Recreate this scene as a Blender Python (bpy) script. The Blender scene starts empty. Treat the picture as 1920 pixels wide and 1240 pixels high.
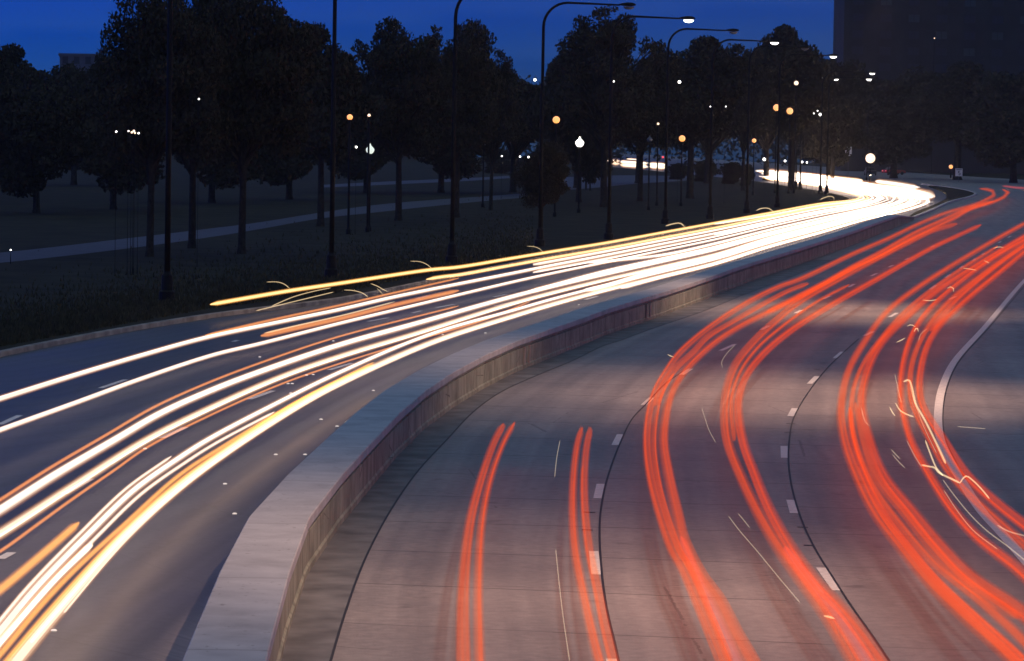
import bpy, bmesh, math, random
import numpy as np
from mathutils import Vector, Matrix

random.seed(7)
rng = np.random.default_rng(7)
S = bpy.context.scene
COL = S.collection

# ------------------------------------------------------------------ camera
FPX = 6500.0                       # focal length in pixels of the 1920 x 1240 photograph
CH = 6.5                           # eye height above the road
cam_d = bpy.data.cameras.new('camera')
cam_d.sensor_width = 36.0
cam_d.lens = FPX / 1920.0 * 36.0
cam_d.clip_start = 0.5
cam_d.clip_end = 6000
cam = bpy.data.objects.new('camera', cam_d)
COL.objects.link(cam)
PITCH = math.atan(368.0 / FPX)
ROLL = math.radians(0.95)
CAM_M = Matrix.Rotation(math.pi / 2 - PITCH, 3, 'X') @ Matrix.Rotation(ROLL, 3, 'Z')
cam.matrix_world = Matrix.Translation((0, 0, CH)) @ CAM_M.to_4x4()
S.camera = cam

# ------------------------------------------------------------------ world (dusk)
EXPO = 3.1
K = 2.0 ** EXPO
S.view_settings.view_transform = 'Standard'
S.view_settings.look = 'None'
S.view_settings.gamma = 1.0
S.view_settings.exposure = EXPO
W = bpy.data.worlds.new('World')
S.world = W
W.use_nodes = True
wn, wl = W.node_tree.nodes, W.node_tree.links
bg = wn['Background']
sky = wn.new('ShaderNodeTexSky')
sky.sky_type = 'NISHITA'
sky.sun_disc = False
sky.sun_elevation = math.radians(-2.0)
sky.sun_rotation = math.radians(-90.0)
sky.air_density = 0.3
sky.dust_density = 0.0
sky.ozone_density = 9.3
wl.new(sky.outputs[0], bg.inputs[0])
bg.inputs[1].default_value = 0.132
# added fill glow in the unseen upper sky, standing in for city light
tc = wn.new('ShaderNodeTexCoord')
sx = wn.new('ShaderNodeSeparateXYZ')
mr = wn.new('ShaderNodeMapRange')
mr.interpolation_type = 'SMOOTHSTEP'
mr.inputs['From Min'].default_value = 0.12
mr.inputs['From Max'].default_value = 0.55
bg2 = wn.new('ShaderNodeBackground')
bg2.inputs[0].default_value = (0.62, 0.92, 0.66, 1)
mu = wn.new('ShaderNodeMath'); mu.operation = 'MULTIPLY'
mu.inputs[1].default_value = 0.20 / K
add = wn.new('ShaderNodeAddShader')
wl.new(tc.outputs['Generated'], sx.inputs[0])
wl.new(sx.outputs['Z'], mr.inputs['Value'])
wl.new(mr.outputs[0], mu.inputs[0])
wl.new(mu.outputs[0], bg2.inputs[1])
wl.new(bg.outputs[0], add.inputs[0])
wl.new(bg2.outputs[0], add.inputs[1])
wl.new(add.outputs[0], wn['World Output'].inputs['Surface'])

cy = S.cycles
cy.use_denoising = True
cy.max_bounces = 4
cy.volume_bounces = 0
cy.diffuse_bounces = 2
cy.glossy_bounces = 2
cy.transparent_max_bounces = 160
cy.sample_clamp_indirect = 2.0
cy.use_light_tree = True

# ------------------------------------------------------------------ helpers
def ground(u, v, h=0.0):
    """point of the photograph -> the spot on the level surface h where it lies"""
    d = CAM_M @ Vector(((u - 960.0) / FPX, -(v - 620.0) / FPX, -1.0))
    t = (h - CH) / d.z
    return Vector((d.x * t, d.y * t, h))

def at(u, v, Y):
    """point of the photograph at distance Y along the view"""
    d = CAM_M @ Vector(((u - 960.0) / FPX, -(v - 620.0) / FPX, -1.0))
    t = Y / d.y
    return Vector((d.x * t, Y, CH + d.z * t))

def spline(pts, step=10.0):
    """centripetal-ish Catmull-Rom through 2D points, resampled evenly"""
    P = [np.array(p, float) for p in pts]
    P = [2 * P[0] - P[1]] + P + [2 * P[-1] - P[-2]]
    out = []
    for i in range(1, len(P) - 2):
        p0, p1, p2, p3 = P[i - 1], P[i], P[i + 1], P[i + 2]
        t0 = 0.0
        t1 = t0 + max(1e-6, np.linalg.norm(p1 - p0)) ** 0.5
        t2 = t1 + max(1e-6, np.linalg.norm(p2 - p1)) ** 0.5
        t3 = t2 + max(1e-6, np.linalg.norm(p3 - p2)) ** 0.5
        for t in np.linspace(t1, t2, 24, endpoint=False):
            A1 = (t1 - t) / (t1 - t0) * p0 + (t - t0) / (t1 - t0) * p1
            A2 = (t2 - t) / (t2 - t1) * p1 + (t - t1) / (t2 - t1) * p2
            A3 = (t3 - t) / (t3 - t2) * p2 + (t - t2) / (t3 - t2) * p3
            B1 = (t2 - t) / (t2 - t0) * A1 + (t - t0) / (t2 - t0) * A2
            B2 = (t3 - t) / (t3 - t1) * A2 + (t - t1) / (t3 - t1) * A3
            out.append((t2 - t) / (t2 - t1) * B1 + (t - t1) / (t2 - t1) * B2)
    out.append(P[-2])
    out = np.array(out)
    seg = np.linalg.norm(np.diff(out, axis=0), axis=1)
    L = np.concatenate([[0], np.cumsum(seg)])
    n = max(3, int(L[-1] / step))
    q = np.linspace(0, L[-1], n)
    return np.stack([np.interp(q, L, out[:, k]) for k in range(out.shape[1])], 1)

def tag(o, label=None, cat=None, group=None, kind=None):
    if label: o['label'] = label
    if cat: o['category'] = cat
    if group: o['group'] = group
    if kind: o['kind'] = kind
    return o

def mesh_obj(name, verts, faces, mats=None, parent=None, smooth=False, midx=None, uv=None):
    me = bpy.data.meshes.new(name)
    me.from_pydata([tuple(v) for v in verts], [], faces)
    for m in (mats if isinstance(mats, (list, tuple)) else [mats]):
        if m: me.materials.append(m)
    if midx is not None:
        me.polygons.foreach_set('material_index', midx)
    if smooth:
        me.polygons.foreach_set('use_smooth', [True] * len(me.polygons))
    if uv is not None:
        lay = me.uv_layers.new(name='uv')
        li = np.empty(len(me.loops), int)
        me.loops.foreach_get('vertex_index', li)
        lay.data.foreach_set('uv', np.asarray(uv, float)[li].ravel())
    me.update()
    o = bpy.data.objects.new(name, me)
    COL.objects.link(o)
    if parent: o.parent = parent
    return o

def empty(name, loc, rz=0.0):
    o = bpy.data.objects.new(name, None)
    COL.objects.link(o)
    o.location = loc
    o.rotation_euler = (0, 0, rz)
    return o

class MB:
    """collects solids, links them as ONE mesh"""
    def __init__(s): s.v, s.f = [], []
    def add(s, v, f):
        n = len(s.v); s.v += [Vector(p) for p in v]; s.f += [tuple(i + n for i in q) for q in f]; return s
    def box(s, c, d, rz=0.0):
        x, y, z = d[0] / 2, d[1] / 2, d[2] / 2
        R = Matrix.Rotation(rz, 3, 'Z'); c = Vector(c)
        v = [c + R @ Vector(p) for p in ((-x,-y,-z),(x,-y,-z),(x,y,-z),(-x,y,-z),(-x,-y,z),(x,-y,z),(x,y,z),(-x,y,z))]
        return s.add(v, [(3,2,1,0),(4,5,6,7),(0,1,5,4),(1,2,6,5),(2,3,7,6),(3,0,4,7)])
    def tube(s, pts, rad, n=8, caps=True):
        pts = [Vector(p) for p in pts]
        if not isinstance(rad, (list, tuple)): rad = [rad] * len(pts)
        vs, fs = [], []
        up = Vector((0, 0, 1))
        prev = None
        for i, p in enumerate(pts):
            t = (pts[min(i + 1, len(pts) - 1)] - pts[max(i - 1, 0)]).normalized()
            a = prev if prev is not None else (up if abs(t.z) < 0.9 else Vector((1, 0, 0)))
            sd = t.cross(a)
            if sd.length < 1e-4: sd = t.cross(Vector((0, 1, 0)))
            sd.normalize(); b = sd.cross(t).normalized(); prev = b
            for k in range(n):
                w = 2 * math.pi * k / n
                vs.append(p + (sd * math.cos(w) + b * math.sin(w)) * rad[i])
        for i in range(len(pts) - 1):
            for k in range(n):
                k2 = (k + 1) % n
                fs.append((i * n + k, i * n + k2, (i + 1) * n + k2, (i + 1) * n + k))
        if caps:
            fs.append(tuple(range(n))[::-1]); fs.append(tuple((len(pts) - 1) * n + k for k in range(n)))
        return s.add(vs, fs)
    def lathe(s, prof, c=(0, 0, 0), n=16):
        c = Vector(c); vs, fs = [], []
        for r, z in prof:
            for k in range(n):
                w = 2 * math.pi * k / n
                vs.append(c + Vector((r * math.cos(w), r * math.sin(w), z)))
        for i in range(len(prof) - 1):
            for k in range(n):
                k2 = (k + 1) % n
                fs.append((i * n + k, i * n + k2, (i + 1) * n + k2, (i + 1) * n + k))
        fs.append(tuple(range(n))[::-1]); fs.append(tuple((len(prof) - 1) * n + k for k in range(n)))
        return s.add(vs, fs)
    def build(s, name, m, parent=None, smooth=False):
        return mesh_obj(name, s.v, s.f, m, parent, smooth)

# ------------------------------------------------------------------ materials
def new_mat(name):
    m = bpy.data.materials.new(name); m.use_nodes = True
    n, l = m.node_tree.nodes, m.node_tree.links
    return m, n, l, n['Principled BSDF']

def simple(name, col, rough=0.6, metal=0.0, noise=0.15, scale=3.0, coords='Object', spec=0.5):
    m, n, l, b = new_mat(name)
    t = n.new('ShaderNodeTexCoord'); nz = n.new('ShaderNodeTexNoise'); r = n.new('ShaderNodeValToRGB')
    nz.inputs['Scale'].default_value = scale; nz.inputs['Detail'].default_value = 5
    r.color_ramp.elements[0].position = 0.3; r.color_ramp.elements[1].position = 0.75
    r.color_ramp.elements[0].color = (*[c * (1 - noise) for c in col], 1)
    r.color_ramp.elements[1].color = (*[min(1, c * (1 + noise)) for c in col], 1)
    l.new(t.outputs[coords], nz.inputs['Vector']); l.new(nz.outputs['Fac'], r.inputs['Fac'])
    l.new(r.outputs[0], b.inputs['Base Color'])
    b.inputs['Roughness'].default_value = rough; b.inputs['Metallic'].default_value = metal
    b.inputs['Specular IOR Level'].default_value = spec
    return m

def emis(name, col, strength=1.0):
    """lamp glass: gives off light"""
    m, n, l, b = new_mat(name)
    b.inputs['Base Color'].default_value = (0.6, 0.6, 0.6, 1)
    b.inputs['Emission Color'].default_value = (*col, 1)
    b.inputs['Emission Strength'].default_value = strength / K
    return m

def glow(name, col, through=(1, 1, 1)):
    """a layer of pure light: adds to what lies behind it"""
    m = bpy.data.materials.new(name); m.use_nodes = True
    n, l = m.node_tree.nodes, m.node_tree.links
    n.remove(n['Principled BSDF'])
    e = n.new('ShaderNodeEmission'); t = n.new('ShaderNodeBsdfTransparent'); a = n.new('ShaderNodeAddShader')
    e.inputs[0].default_value = (*col, 1); e.inputs[1].default_value = 1.0 / K
    t.inputs[0].default_value = (*through, 1)
    l.new(e.outputs[0], a.inputs[0]); l.new(t.outputs[0], a.inputs[1])
    l.new(a.outputs[0], n['Material Output'].inputs['Surface'])
    return m

def math_node(n, l, op, a, b=None, c=None):
    x = n.new('ShaderNodeMath'); x.operation = op
    for i, q in enumerate((a, b, c)):
        if q is None: continue
        if isinstance(q, (int, float)): x.inputs[i].default_value = q
        else: l.new(q, x.inputs[i])
    return x.outputs[0]

def mix_col(n, l, f, a, b, mode='MIX'):
    x = n.new('ShaderNodeMix'); x.data_type = 'RGBA'; x.blend_type = mode
    if isinstance(f, (int, float)): x.inputs[0].default_value = f
    else: l.new(f, x.inputs[0])
    for k, q in ((6, a), (7, b)):
        if isinstance(q, tuple): x.inputs[k].default_value = (*q, 1)
        else: l.new(q, x.inputs[k])
    return x.outputs[2]

def road_mat(name, ca, cb, slab, skew, rough, joint_dark=0.35, track=0.85, lane=3.45, shoulder=False):
    """worn concrete: slabs cast across the lanes, darker wheel tracks, stains"""
    m, n, l, b = new_mat(name)
    uvn = n.new('ShaderNodeUVMap'); uvn.uv_map = 'uv'
    sp = n.new('ShaderNodeSeparateXYZ'); l.new(uvn.outputs[0], sp.inputs[0])
    u, v = sp.outputs['X'], sp.outputs['Y']
    geo = n.new('ShaderNodeNewGeometry')
    big = n.new('ShaderNodeTexNoise'); big.inputs['Scale'].default_value = 0.16; big.inputs['Detail'].default_value = 6
    big.inputs['Roughness'].default_value = 0.62
    fine = n.new('ShaderNodeTexNoise'); fine.inputs['Scale'].default_value = 5.5; fine.inputs['Detail'].default_value = 6
    l.new(geo.outputs['Position'], big.inputs['Vector']); l.new(geo.outputs['Position'], fine.inputs['Vector'])
    # wear drawn out along the lanes
    mp = n.new('ShaderNodeMapping'); mp.inputs['Scale'].default_value = (2.6, 0.05, 1); l.new(uvn.outputs[0], mp.inputs[0])
    streak = n.new('ShaderNodeTexNoise'); streak.inputs['Scale'].default_value = 1.0; streak.inputs['Detail'].default_value = 5
    l.new(mp.outputs[0], streak.inputs['Vector'])
    r = n.new('ShaderNodeValToRGB'); r.color_ramp.elements[0].position = 0.33; r.color_ramp.elements[1].position = 0.68
    r.color_ramp.elements[0].color = (*ca, 1); r.color_ramp.elements[1].color = (*cb, 1)
    l.new(big.outputs['Fac'], r.inputs['Fac'])
    gr = n.new('ShaderNodeTexNoise'); gr.inputs['Scale'].default_value = 38; gr.inputs['Detail'].default_value = 3
    l.new(geo.outputs['Position'], gr.inputs['Vector'])
    s1 = math_node(n, l, 'MULTIPLY', math_node(n, l, 'MULTIPLY_ADD', fine.outputs['Fac'], 0.7, 0.65), math_node(n, l, 'MULTIPLY_ADD', gr.outputs['Fac'], 0.6, 0.7))
    s2 = math_node(n, l, 'MULTIPLY_ADD', streak.outputs['Fac'], 0.7, 0.65)
    tone = math_node(n, l, 'MULTIPLY', s1, s2)
    # slab by slab tone
    vv = math_node(n, l, 'MULTIPLY_ADD', u, skew, v)
    cell = math_node(n, l, 'FLOOR', math_node(n, l, 'DIVIDE', vv, slab))
    lan = math_node(n, l, 'FLOOR', math_node(n, l, 'DIVIDE', u, lane))
    cx = n.new('ShaderNodeCombineXYZ'); l.new(cell, cx.inputs[0]); l.new(lan, cx.inputs[1])
    wnz = n.new('ShaderNodeTexWhiteNoise'); wnz.noise_dimensions = '3D'; l.new(cx.outputs[0], wnz.inputs['Vector'])
    tone = math_node(n, l, 'MULTIPLY', tone, math_node(n, l, 'MULTIPLY_ADD', wnz.outputs['Value'], 0.08, 0.96))
    # joints
    fr = math_node(n, l, 'PINGPONG', vv, slab / 2)
    wob = math_node(n, l, 'MULTIPLY_ADD', fine.outputs['Fac'], 0.05, 0.01)
    jt = math_node(n, l, 'LESS_THAN', fr, wob)
    gate = math_node(n, l, 'GREATER_THAN', wnz.outputs['Value'], 0.12)
    jt = math_node(n, l, 'MULTIPLY', jt, gate)
    # wheel tracks
    lf = math_node(n, l, 'PINGPONG', math_node(n, l, 'ADD', u, lane / 4 - 0.85), lane / 4)
    tr = n.new('ShaderNodeMapRange'); tr.interpolation_type = 'SMOOTHSTEP'
    tr.inputs['From Min'].default_value = 0.0; tr.inputs['From Max'].default_value = 0.55
    tr.inputs['To Min'].default_value = track; tr.inputs['To Max'].default_value = 1.0
    l.new(lf, tr.inputs['Value'])
    tone = math_node(n, l, 'MULTIPLY', tone, tr.outputs[0])
    tone = math_node(n, l, 'MULTIPLY', tone, math_node(n, l, 'SUBTRACT', 1.0, math_node(n, l, 'MULTIPLY', jt, 1 - joint_dark)))
    cb_ = n.new('ShaderNodeCombineXYZ')
    for k in range(3): l.new(tone, cb_.inputs[k])
    colr = mix_col(n, l, 1.0, r.outputs[0], cb_.outputs[0], 'MULTIPLY')
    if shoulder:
        # headlight beam along the median, painted in as a paler cross-streaked band
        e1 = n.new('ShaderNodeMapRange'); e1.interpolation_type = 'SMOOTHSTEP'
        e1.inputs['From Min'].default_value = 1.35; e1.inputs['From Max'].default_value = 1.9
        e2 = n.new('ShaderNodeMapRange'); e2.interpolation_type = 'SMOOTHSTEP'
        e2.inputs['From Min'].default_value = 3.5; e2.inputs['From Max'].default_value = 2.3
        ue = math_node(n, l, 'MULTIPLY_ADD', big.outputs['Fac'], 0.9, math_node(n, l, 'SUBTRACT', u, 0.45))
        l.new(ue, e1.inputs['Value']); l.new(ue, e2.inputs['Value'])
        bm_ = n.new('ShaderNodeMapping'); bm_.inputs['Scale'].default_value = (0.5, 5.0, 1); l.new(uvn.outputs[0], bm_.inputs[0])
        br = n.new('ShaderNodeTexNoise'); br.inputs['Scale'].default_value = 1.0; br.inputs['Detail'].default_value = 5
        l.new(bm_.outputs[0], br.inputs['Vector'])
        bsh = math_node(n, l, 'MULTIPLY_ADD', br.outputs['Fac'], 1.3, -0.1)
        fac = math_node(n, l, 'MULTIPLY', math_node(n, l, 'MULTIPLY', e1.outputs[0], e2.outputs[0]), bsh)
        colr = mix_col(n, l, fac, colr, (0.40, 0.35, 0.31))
    # hairline cracks, some sealed with tar
    vo = n.new('ShaderNodeTexVoronoi'); vo.feature = 'DISTANCE_TO_EDGE'; vo.inputs['Scale'].default_value = 0.17
    dm = n.new('ShaderNodeMixRGB'); dm.inputs[0].default_value = 0.06
    l.new(geo.outputs['Position'], dm.inputs[1]); l.new(fine.outputs['Color'], dm.inputs[2])
    l.new(dm.outputs[0], vo.inputs['Vector'])
    gt_ = math_node(n, l, 'GREATER_THAN', big.outputs['Fac'], 0.53)
    cr = math_node(n, l, 'MULTIPLY', math_node(n, l, 'LESS_THAN', vo.outputs['Distance'], 0.0028), gt_)
    colr = mix_col(n, l, math_node(n, l, 'MULTIPLY', cr, 0.4), colr, (0.05, 0.045, 0.04))
    # oil and rubber spots
    sp2 = n.new('ShaderNodeTexNoise'); sp2.inputs['Scale'].default_value = 1.3; sp2.inputs['Detail'].default_value = 3
    l.new(geo.outputs['Position'], sp2.inputs['Vector'])
    st = n.new('ShaderNodeMapRange'); st.inputs['From Min'].default_value = 0.66; st.inputs['From Max'].default_value = 0.74
    l.new(sp2.outputs['Fac'], st.inputs['Value'])
    colr = mix_col(n, l, math_node(n, l, 'MULTIPLY', st.outputs[0], 0.4), colr, (0.07, 0.06, 0.055))
    l.new(colr, b.inputs['Base Color'])
    rr = math_node(n, l, 'MULTIPLY_ADD', big.outputs['Fac'], 0.25, rough - 0.12)
    l.new(rr, b.inputs['Roughness'])
    bp = n.new('ShaderNodeBump'); bp.inputs['Strength'].default_value = 0.25; bp.inputs['Distance'].default_value = 0.01
    l.new(fine.outputs['Fac'], bp.inputs['Height']); l.new(bp.outputs[0], b.inputs['Normal'])
    return m

def wall_mat():
    m, n, l, b = new_mat('cast_concrete_wall')
    uvn = n.new('ShaderNodeUVMap'); uvn.uv_map = 'uv'
    sp = n.new('ShaderNodeSeparateXYZ'); l.new(uvn.outputs[0], sp.inputs[0])
    geo = n.new('ShaderNodeNewGeometry')
    nz = n.new('ShaderNodeTexNoise'); nz.inputs['Scale'].default_value = 0.9; nz.inputs['Detail'].default_value = 8
    nz.inputs['Roughness'].default_value = 0.65
    l.new(geo.outputs['Position'], nz.inputs['Vector'])
    r = n.new('ShaderNodeValToRGB')
    r.color_ramp.elements[0].position = 0.3; r.color_ramp.elements[1].position = 0.7
    r.color_ramp.elements[0].color = (0.17, 0.19, 0.15, 1); r.color_ramp.elements[1].color = (0.39, 0.42, 0.33, 1)
    l.new(nz.outputs['Fac'], r.inputs['Fac'])
    # rain streaks down the face
    mp = n.new('ShaderNodeMapping'); mp.inputs['Scale'].default_value = (0.5, 2.6, 1); l.new(uvn.outputs[0], mp.inputs[0])
    s = n.new('ShaderNodeTexNoise'); s.inputs['Scale'].default_value = 1.0; s.inputs['Detail'].default_value = 6
    l.new(mp.outputs[0], s.inputs['Vector'])
    sm = n.new('ShaderNodeMapRange'); sm.inputs['From Min'].default_value = 0.52; sm.inputs['From Max'].default_value = 0.72
    l.new(s.outputs['Fac'], sm.inputs['Value'])
    c = mix_col(n, l, math_node(n, l, 'MULTIPLY', sm.outputs[0], 0.6), r.outputs[0], (0.11, 0.09, 0.07))
    # cracks and construction joints
    vo = n.new('ShaderNodeTexVoronoi'); vo.feature = 'DISTANCE_TO_EDGE'; vo.inputs['Scale'].default_value = 0.7
    wp = n.new('ShaderNodeMapping'); wp.inputs['Scale'].default_value = (1.0, 1.0, 1.0)
    l.new(geo.outputs['Position'], wp.inputs[0]); l.new(wp.outputs[0], vo.inputs['Vector'])
    ck = math_node(n, l, 'LESS_THAN', vo.outputs['Distance'], math_node(n, l, 'MULTIPLY', math_node(n, l, 'SUBTRACT', nz.outputs['Fac'], 0.42), 0.05))
    jn = math_node(n, l, 'LESS_THAN', math_node(n, l, 'PINGPONG', sp.outputs['Y'], 1.52), 0.02)
    dk = math_node(n, l, 'MAXIMUM', ck, jn)
    c = mix_col(n, l, math_node(n, l, 'MULTIPLY', dk, 0.75), c, (0.05, 0.045, 0.04))
    l.new(c, b.inputs['Base Color']); b.inputs['Roughness'].default_value = 0.85
    bp = n.new('ShaderNodeBump'); bp.inputs['Strength'].default_value = 0.9; bp.inputs['Distance'].default_value = 0.05
    l.new(nz.outputs['Fac'], bp.inputs['Height']); l.new(bp.outputs[0], b.inputs['Normal'])
    return m

def coping_mat():
    m, n, l, b = new_mat('concrete_coping')
    uvn = n.new('ShaderNodeUVMap'); uvn.uv_map = 'uv'
    sp = n.new('ShaderNodeSeparateXYZ'); l.new(uvn.outputs[0], sp.inputs[0])
    geo = n.new('ShaderNodeNewGeometry')
    nz = n.new('ShaderNodeTexNoise'); nz.inputs['Scale'].default_value = 1.6; nz.inputs['Detail'].default_value = 8
    l.new(geo.outputs['Position'], nz.inputs['Vector'])
    r = n.new('ShaderNodeValToRGB')
    r.color_ramp.elements[0].position = 0.3; r.color_ramp.elements[1].position = 0.7
    r.color_ramp.elements[0].color = (0.40, 0.41, 0.425, 1); r.color_ramp.elements[1].color = (0.53, 0.54, 0.55, 1)
    l.new(nz.outputs['Fac'], r.inputs['Fac'])
    pit = n.new('ShaderNodeTexNoise'); pit.inputs['Scale'].default_value = 9; pit.inputs['Detail'].default_value = 2
    l.new(geo.outputs['Position'], pit.inputs['Vector'])
    big = n.new('ShaderNodeTexNoise'); big.inputs['Scale'].default_value = 0.55; big.inputs['Detail'].default_value = 7; big.inputs['Roughness'].default_value = 0.7
    l.new(geo.outputs['Position'], big.inputs['Vector'])
    bs = n.new('ShaderNodeMapRange'); bs.inputs['From Min'].default_value = 0.5; bs.inputs['From Max'].default_value = 0.72
    l.new(big.outputs['Fac'], bs.inputs['Value'])
    pm = math_node(n, l, 'MAXIMUM', math_node(n, l, 'GREATER_THAN', pit.outputs['Fac'], 0.69), math_node(n, l, 'MULTIPLY', bs.outputs[0], 0.7))
    jn = math_node(n, l, 'LESS_THAN', math_node(n, l, 'PINGPONG', sp.outputs['Y'], 3.05), math_node(n, l, 'MULTIPLY', nz.outputs['Fac'], 0.05))
    c = mix_col(n, l, math_node(n, l, 'MULTIPLY', math_node(n, l, 'MAXIMUM', pm, jn), 0.45), r.outputs[0], (0.12, 0.11, 0.10))
    l.new(c, b.inputs['Base Color']); b.inputs['Roughness'].default_value = 0.75
    return m

M = {}
M['road_r'] = road_mat('worn_concrete_slabs', (0.215, 0.197, 0.196), (0.335, 0.304, 0.300), 4.15, 0.30, 0.62, 0.5)
M['road_l'] = road_mat('worn_asphalt_overlay', (0.052, 0.056, 0.062), (0.098, 0.103, 0.113), 9.0, 0.12, 0.45, 0.75, 0.8, shoulder=True)  # shoulder paints the headlight-lit band beside the wall into the colour
M['gutter'] = simple('gutter_concrete', (0.165, 0.168, 0.178), 0.7, scale=1.4, noise=0.45, coords='Object')
M['wall'] = wall_mat()
M['coping'] = coping_mat()
M['kerb'] = simple('kerb_stone', (0.34, 0.30, 0.26), 0.8, scale=1.2, noise=0.5)
M['paint'] = simple('white_road_paint', (0.78, 0.77, 0.74), 0.6, scale=8, noise=0.18)
M['tar'] = simple('tar_joint', (0.018, 0.017, 0.017), 0.6)
M['grass'] = simple('mown_grass', (0.034, 0.032, 0.018), 0.9, scale=0.35, noise=0.45, spec=0.1)
M['blade'] = simple('grass_blades', (0.075, 0.068, 0.036), 0.9, scale=2.0, noise=0.5, spec=0.1)
M['path'] = simple('footpath_asphalt', (0.04, 0.042, 0.062), 0.6, scale=0.6, noise=0.3)
M['leaf_a'] = simple('dark_leaves', (0.060, 0.052, 0.034), 0.95, scale=0.5, noise=0.18, spec=0.05)
M['leaf_b'] = simple('dusty_leaves', (0.066, 0.056, 0.036), 0.95, scale=0.5, noise=0.18, spec=0.05)
M['bark'] = simple('bark', (0.045, 0.038, 0.030), 0.95, scale=4, noise=0.4, spec=0.1)
M['pole'] = simple('dark_painted_steel', (0.014, 0.013, 0.012), 0.6, 0.0, noise=0.2, spec=0.15)
M['steel'] = simple('galvanised_steel', (0.12, 0.12, 0.13), 0.5, 0.3)
M['tower'] = simple('tower_brick', (0.045, 0.042, 0.038), 0.9, scale=0.25, noise=0.25)
M['tower2'] = simple('far_block_stone', (0.14, 0.13, 0.15), 0.9, scale=0.2)
M['pane'] = simple('window_glass', (0.03, 0.03, 0.035), 0.3)
M['frame'] = simple('window_frame', (0.04, 0.037, 0.033), 0.8)
M['sign'] = simple('white_sign_sheet', (0.72, 0.72, 0.72), 0.5, noise=0.04)
M['black'] = simple('black_lettering', (0.02, 0.02, 0.02), 0.5)
M['red_paint'] = simple('red_car_paint', (0.35, 0.02, 0.015), 0.3, noise=0.05)
M['dark_paint'] = simple('dark_car_paint', (0.04, 0.04, 0.05), 0.3, noise=0.05)
M['tyre'] = simple('tyre_rubber', (0.02, 0.02, 0.02), 0.8)
M['lit_white'] = emis('lit_white_lamp', (1.0, 0.97, 0.88), 6)
M['lit_pale'] = emis('lit_acorn_globe', (0.80, 0.90, 0.78), 1.0)
M['lit_warm'] = emis('lit_warm_lamp', (1.0, 0.66, 0.42), 2)
M['lit_sodium'] = emis('lit_sodium_lamp', (1.0, 0.36, 0.08), 1.7)
M['lit_red'] = emis('lit_red_lamp', (1.0, 0.05, 0.04), 1.6)
M['lit_head'] = emis('lit_headlamp', (1.0, 0.80, 0.55), 30)
M['unlit'] = simple('unlit_lamp_glass', (0.15, 0.15, 0.16), 0.3)
M['reflector'] = emis('lane_reflector', (1.0, 0.85, 0.72), 0.6)  # own glow stands in for headlight light thrown back
M['lit_window'] = emis('lit_window', (1.0, 0.9, 0.7), 0.9)
M['dim_window'] = simple('paler_window_glass', (0.06, 0.07, 0.06), 0.3)

# ------------------------------------------------------------------ traced curves of the place
MR = [(380, 1900), (470, 1500), (525, 1240), (537, 1203), (567, 1093), (600, 1038), (640, 984), (717, 889), (770, 828), (827, 780),
      (900, 733), (950, 706), (1007, 681), (1073, 656), (1140, 627), (1240, 593), (1347, 552), (1380, 538), (1488, 500),
      (1600, 459), (1650, 438), (1700, 418), (1740, 400), (1783, 381), (1822, 370), (1833, 365), (1822, 360), (1790, 354), (1700, 342),
      (1600, 330.5), (1540, 324), (1420, 313), (1250, 298), (1070, 288)]
LK = [(-1500, 1130), (-700, 850), (0, 670), (400, 596), (640, 566), (860, 520), (1050, 480), (1280, 436), (1480, 397), (1575, 381),
      (1596, 376), (1585, 371), (1535, 360), (1487, 353), (1427, 343), (1290, 328), (1070, 308), (860, 293), (820, 290)]
RE_ST = [(4400, 1900), (3100, 1500), (2640, 1240), (2330, 1000), (2130, 826), (2090, 720), (2150, 620), (2250, 520), (2270, 450),
         (2250, 400), (2200, 366), (2050, 347), (1800, 330), (1500, 310), (1100, 283)]
MR_ST = [(380, 1900), (470, 1500), (525, 1240), (620, 1010), (770, 828), (930, 716), (1140, 627), (1380, 538), (1600, 459),
         (1740, 400), (1833, 365), (1790, 354), (1600, 330.5), (1420, 313), (1070, 288)]
mr = spline(MR, 6)
lk = spline(LK, 6)

def nearest_param(curve, p):
    return int(np.argmin(((curve - np.array(p)) ** 2).sum(1)))

# right carriageway sheet -------------------------------------------------
st_i = [nearest_param(mr, p) for p in MR_ST]
re_dense = spline(RE_ST, 5)
st_r = [nearest_param(re_dense, p) for p in RE_ST]
def sheet(name, A, B, nacross, mat, z=0.0, kind='structure', vend=None):
    """A, B: equal length lists of ground points; uv in metres (across, along)"""
    V, F, UV = [], [], []
    s = 0.0
    for i in range(len(A)):
        if i: s += ((A[i] + B[i]) / 2 - (A[i - 1] + B[i - 1]) / 2).length * 0.5 + (A[i] - A[i - 1]).length * 0.5
        w = (B[i] - A[i]).length
        for k in range(nacross + 1):
            t = k / nacross
            p = A[i].lerp(B[i], t)
            V.append((p.x, p.y, z)); UV.append((w * t, s))
    for i in range(len(A) - 1):
        for k in range(nacross):
            a = i * (nacross + 1) + k
            F.append((a, a + 1, a + nacross + 2, a + nacross + 1))
    o = mesh_obj(name, V, F, mat, uv=UV)
    if kind: o['kind'] = kind
    return o
mrw = [ground(*p) for p in mr]
rew = [ground(*re_dense[int(round(np.interp(i, st_i, st_r)))]) for i in range(len(mr))]
road_r = sheet('road', mrw, rew, 10, M['road_r'], 0.0)

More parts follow.
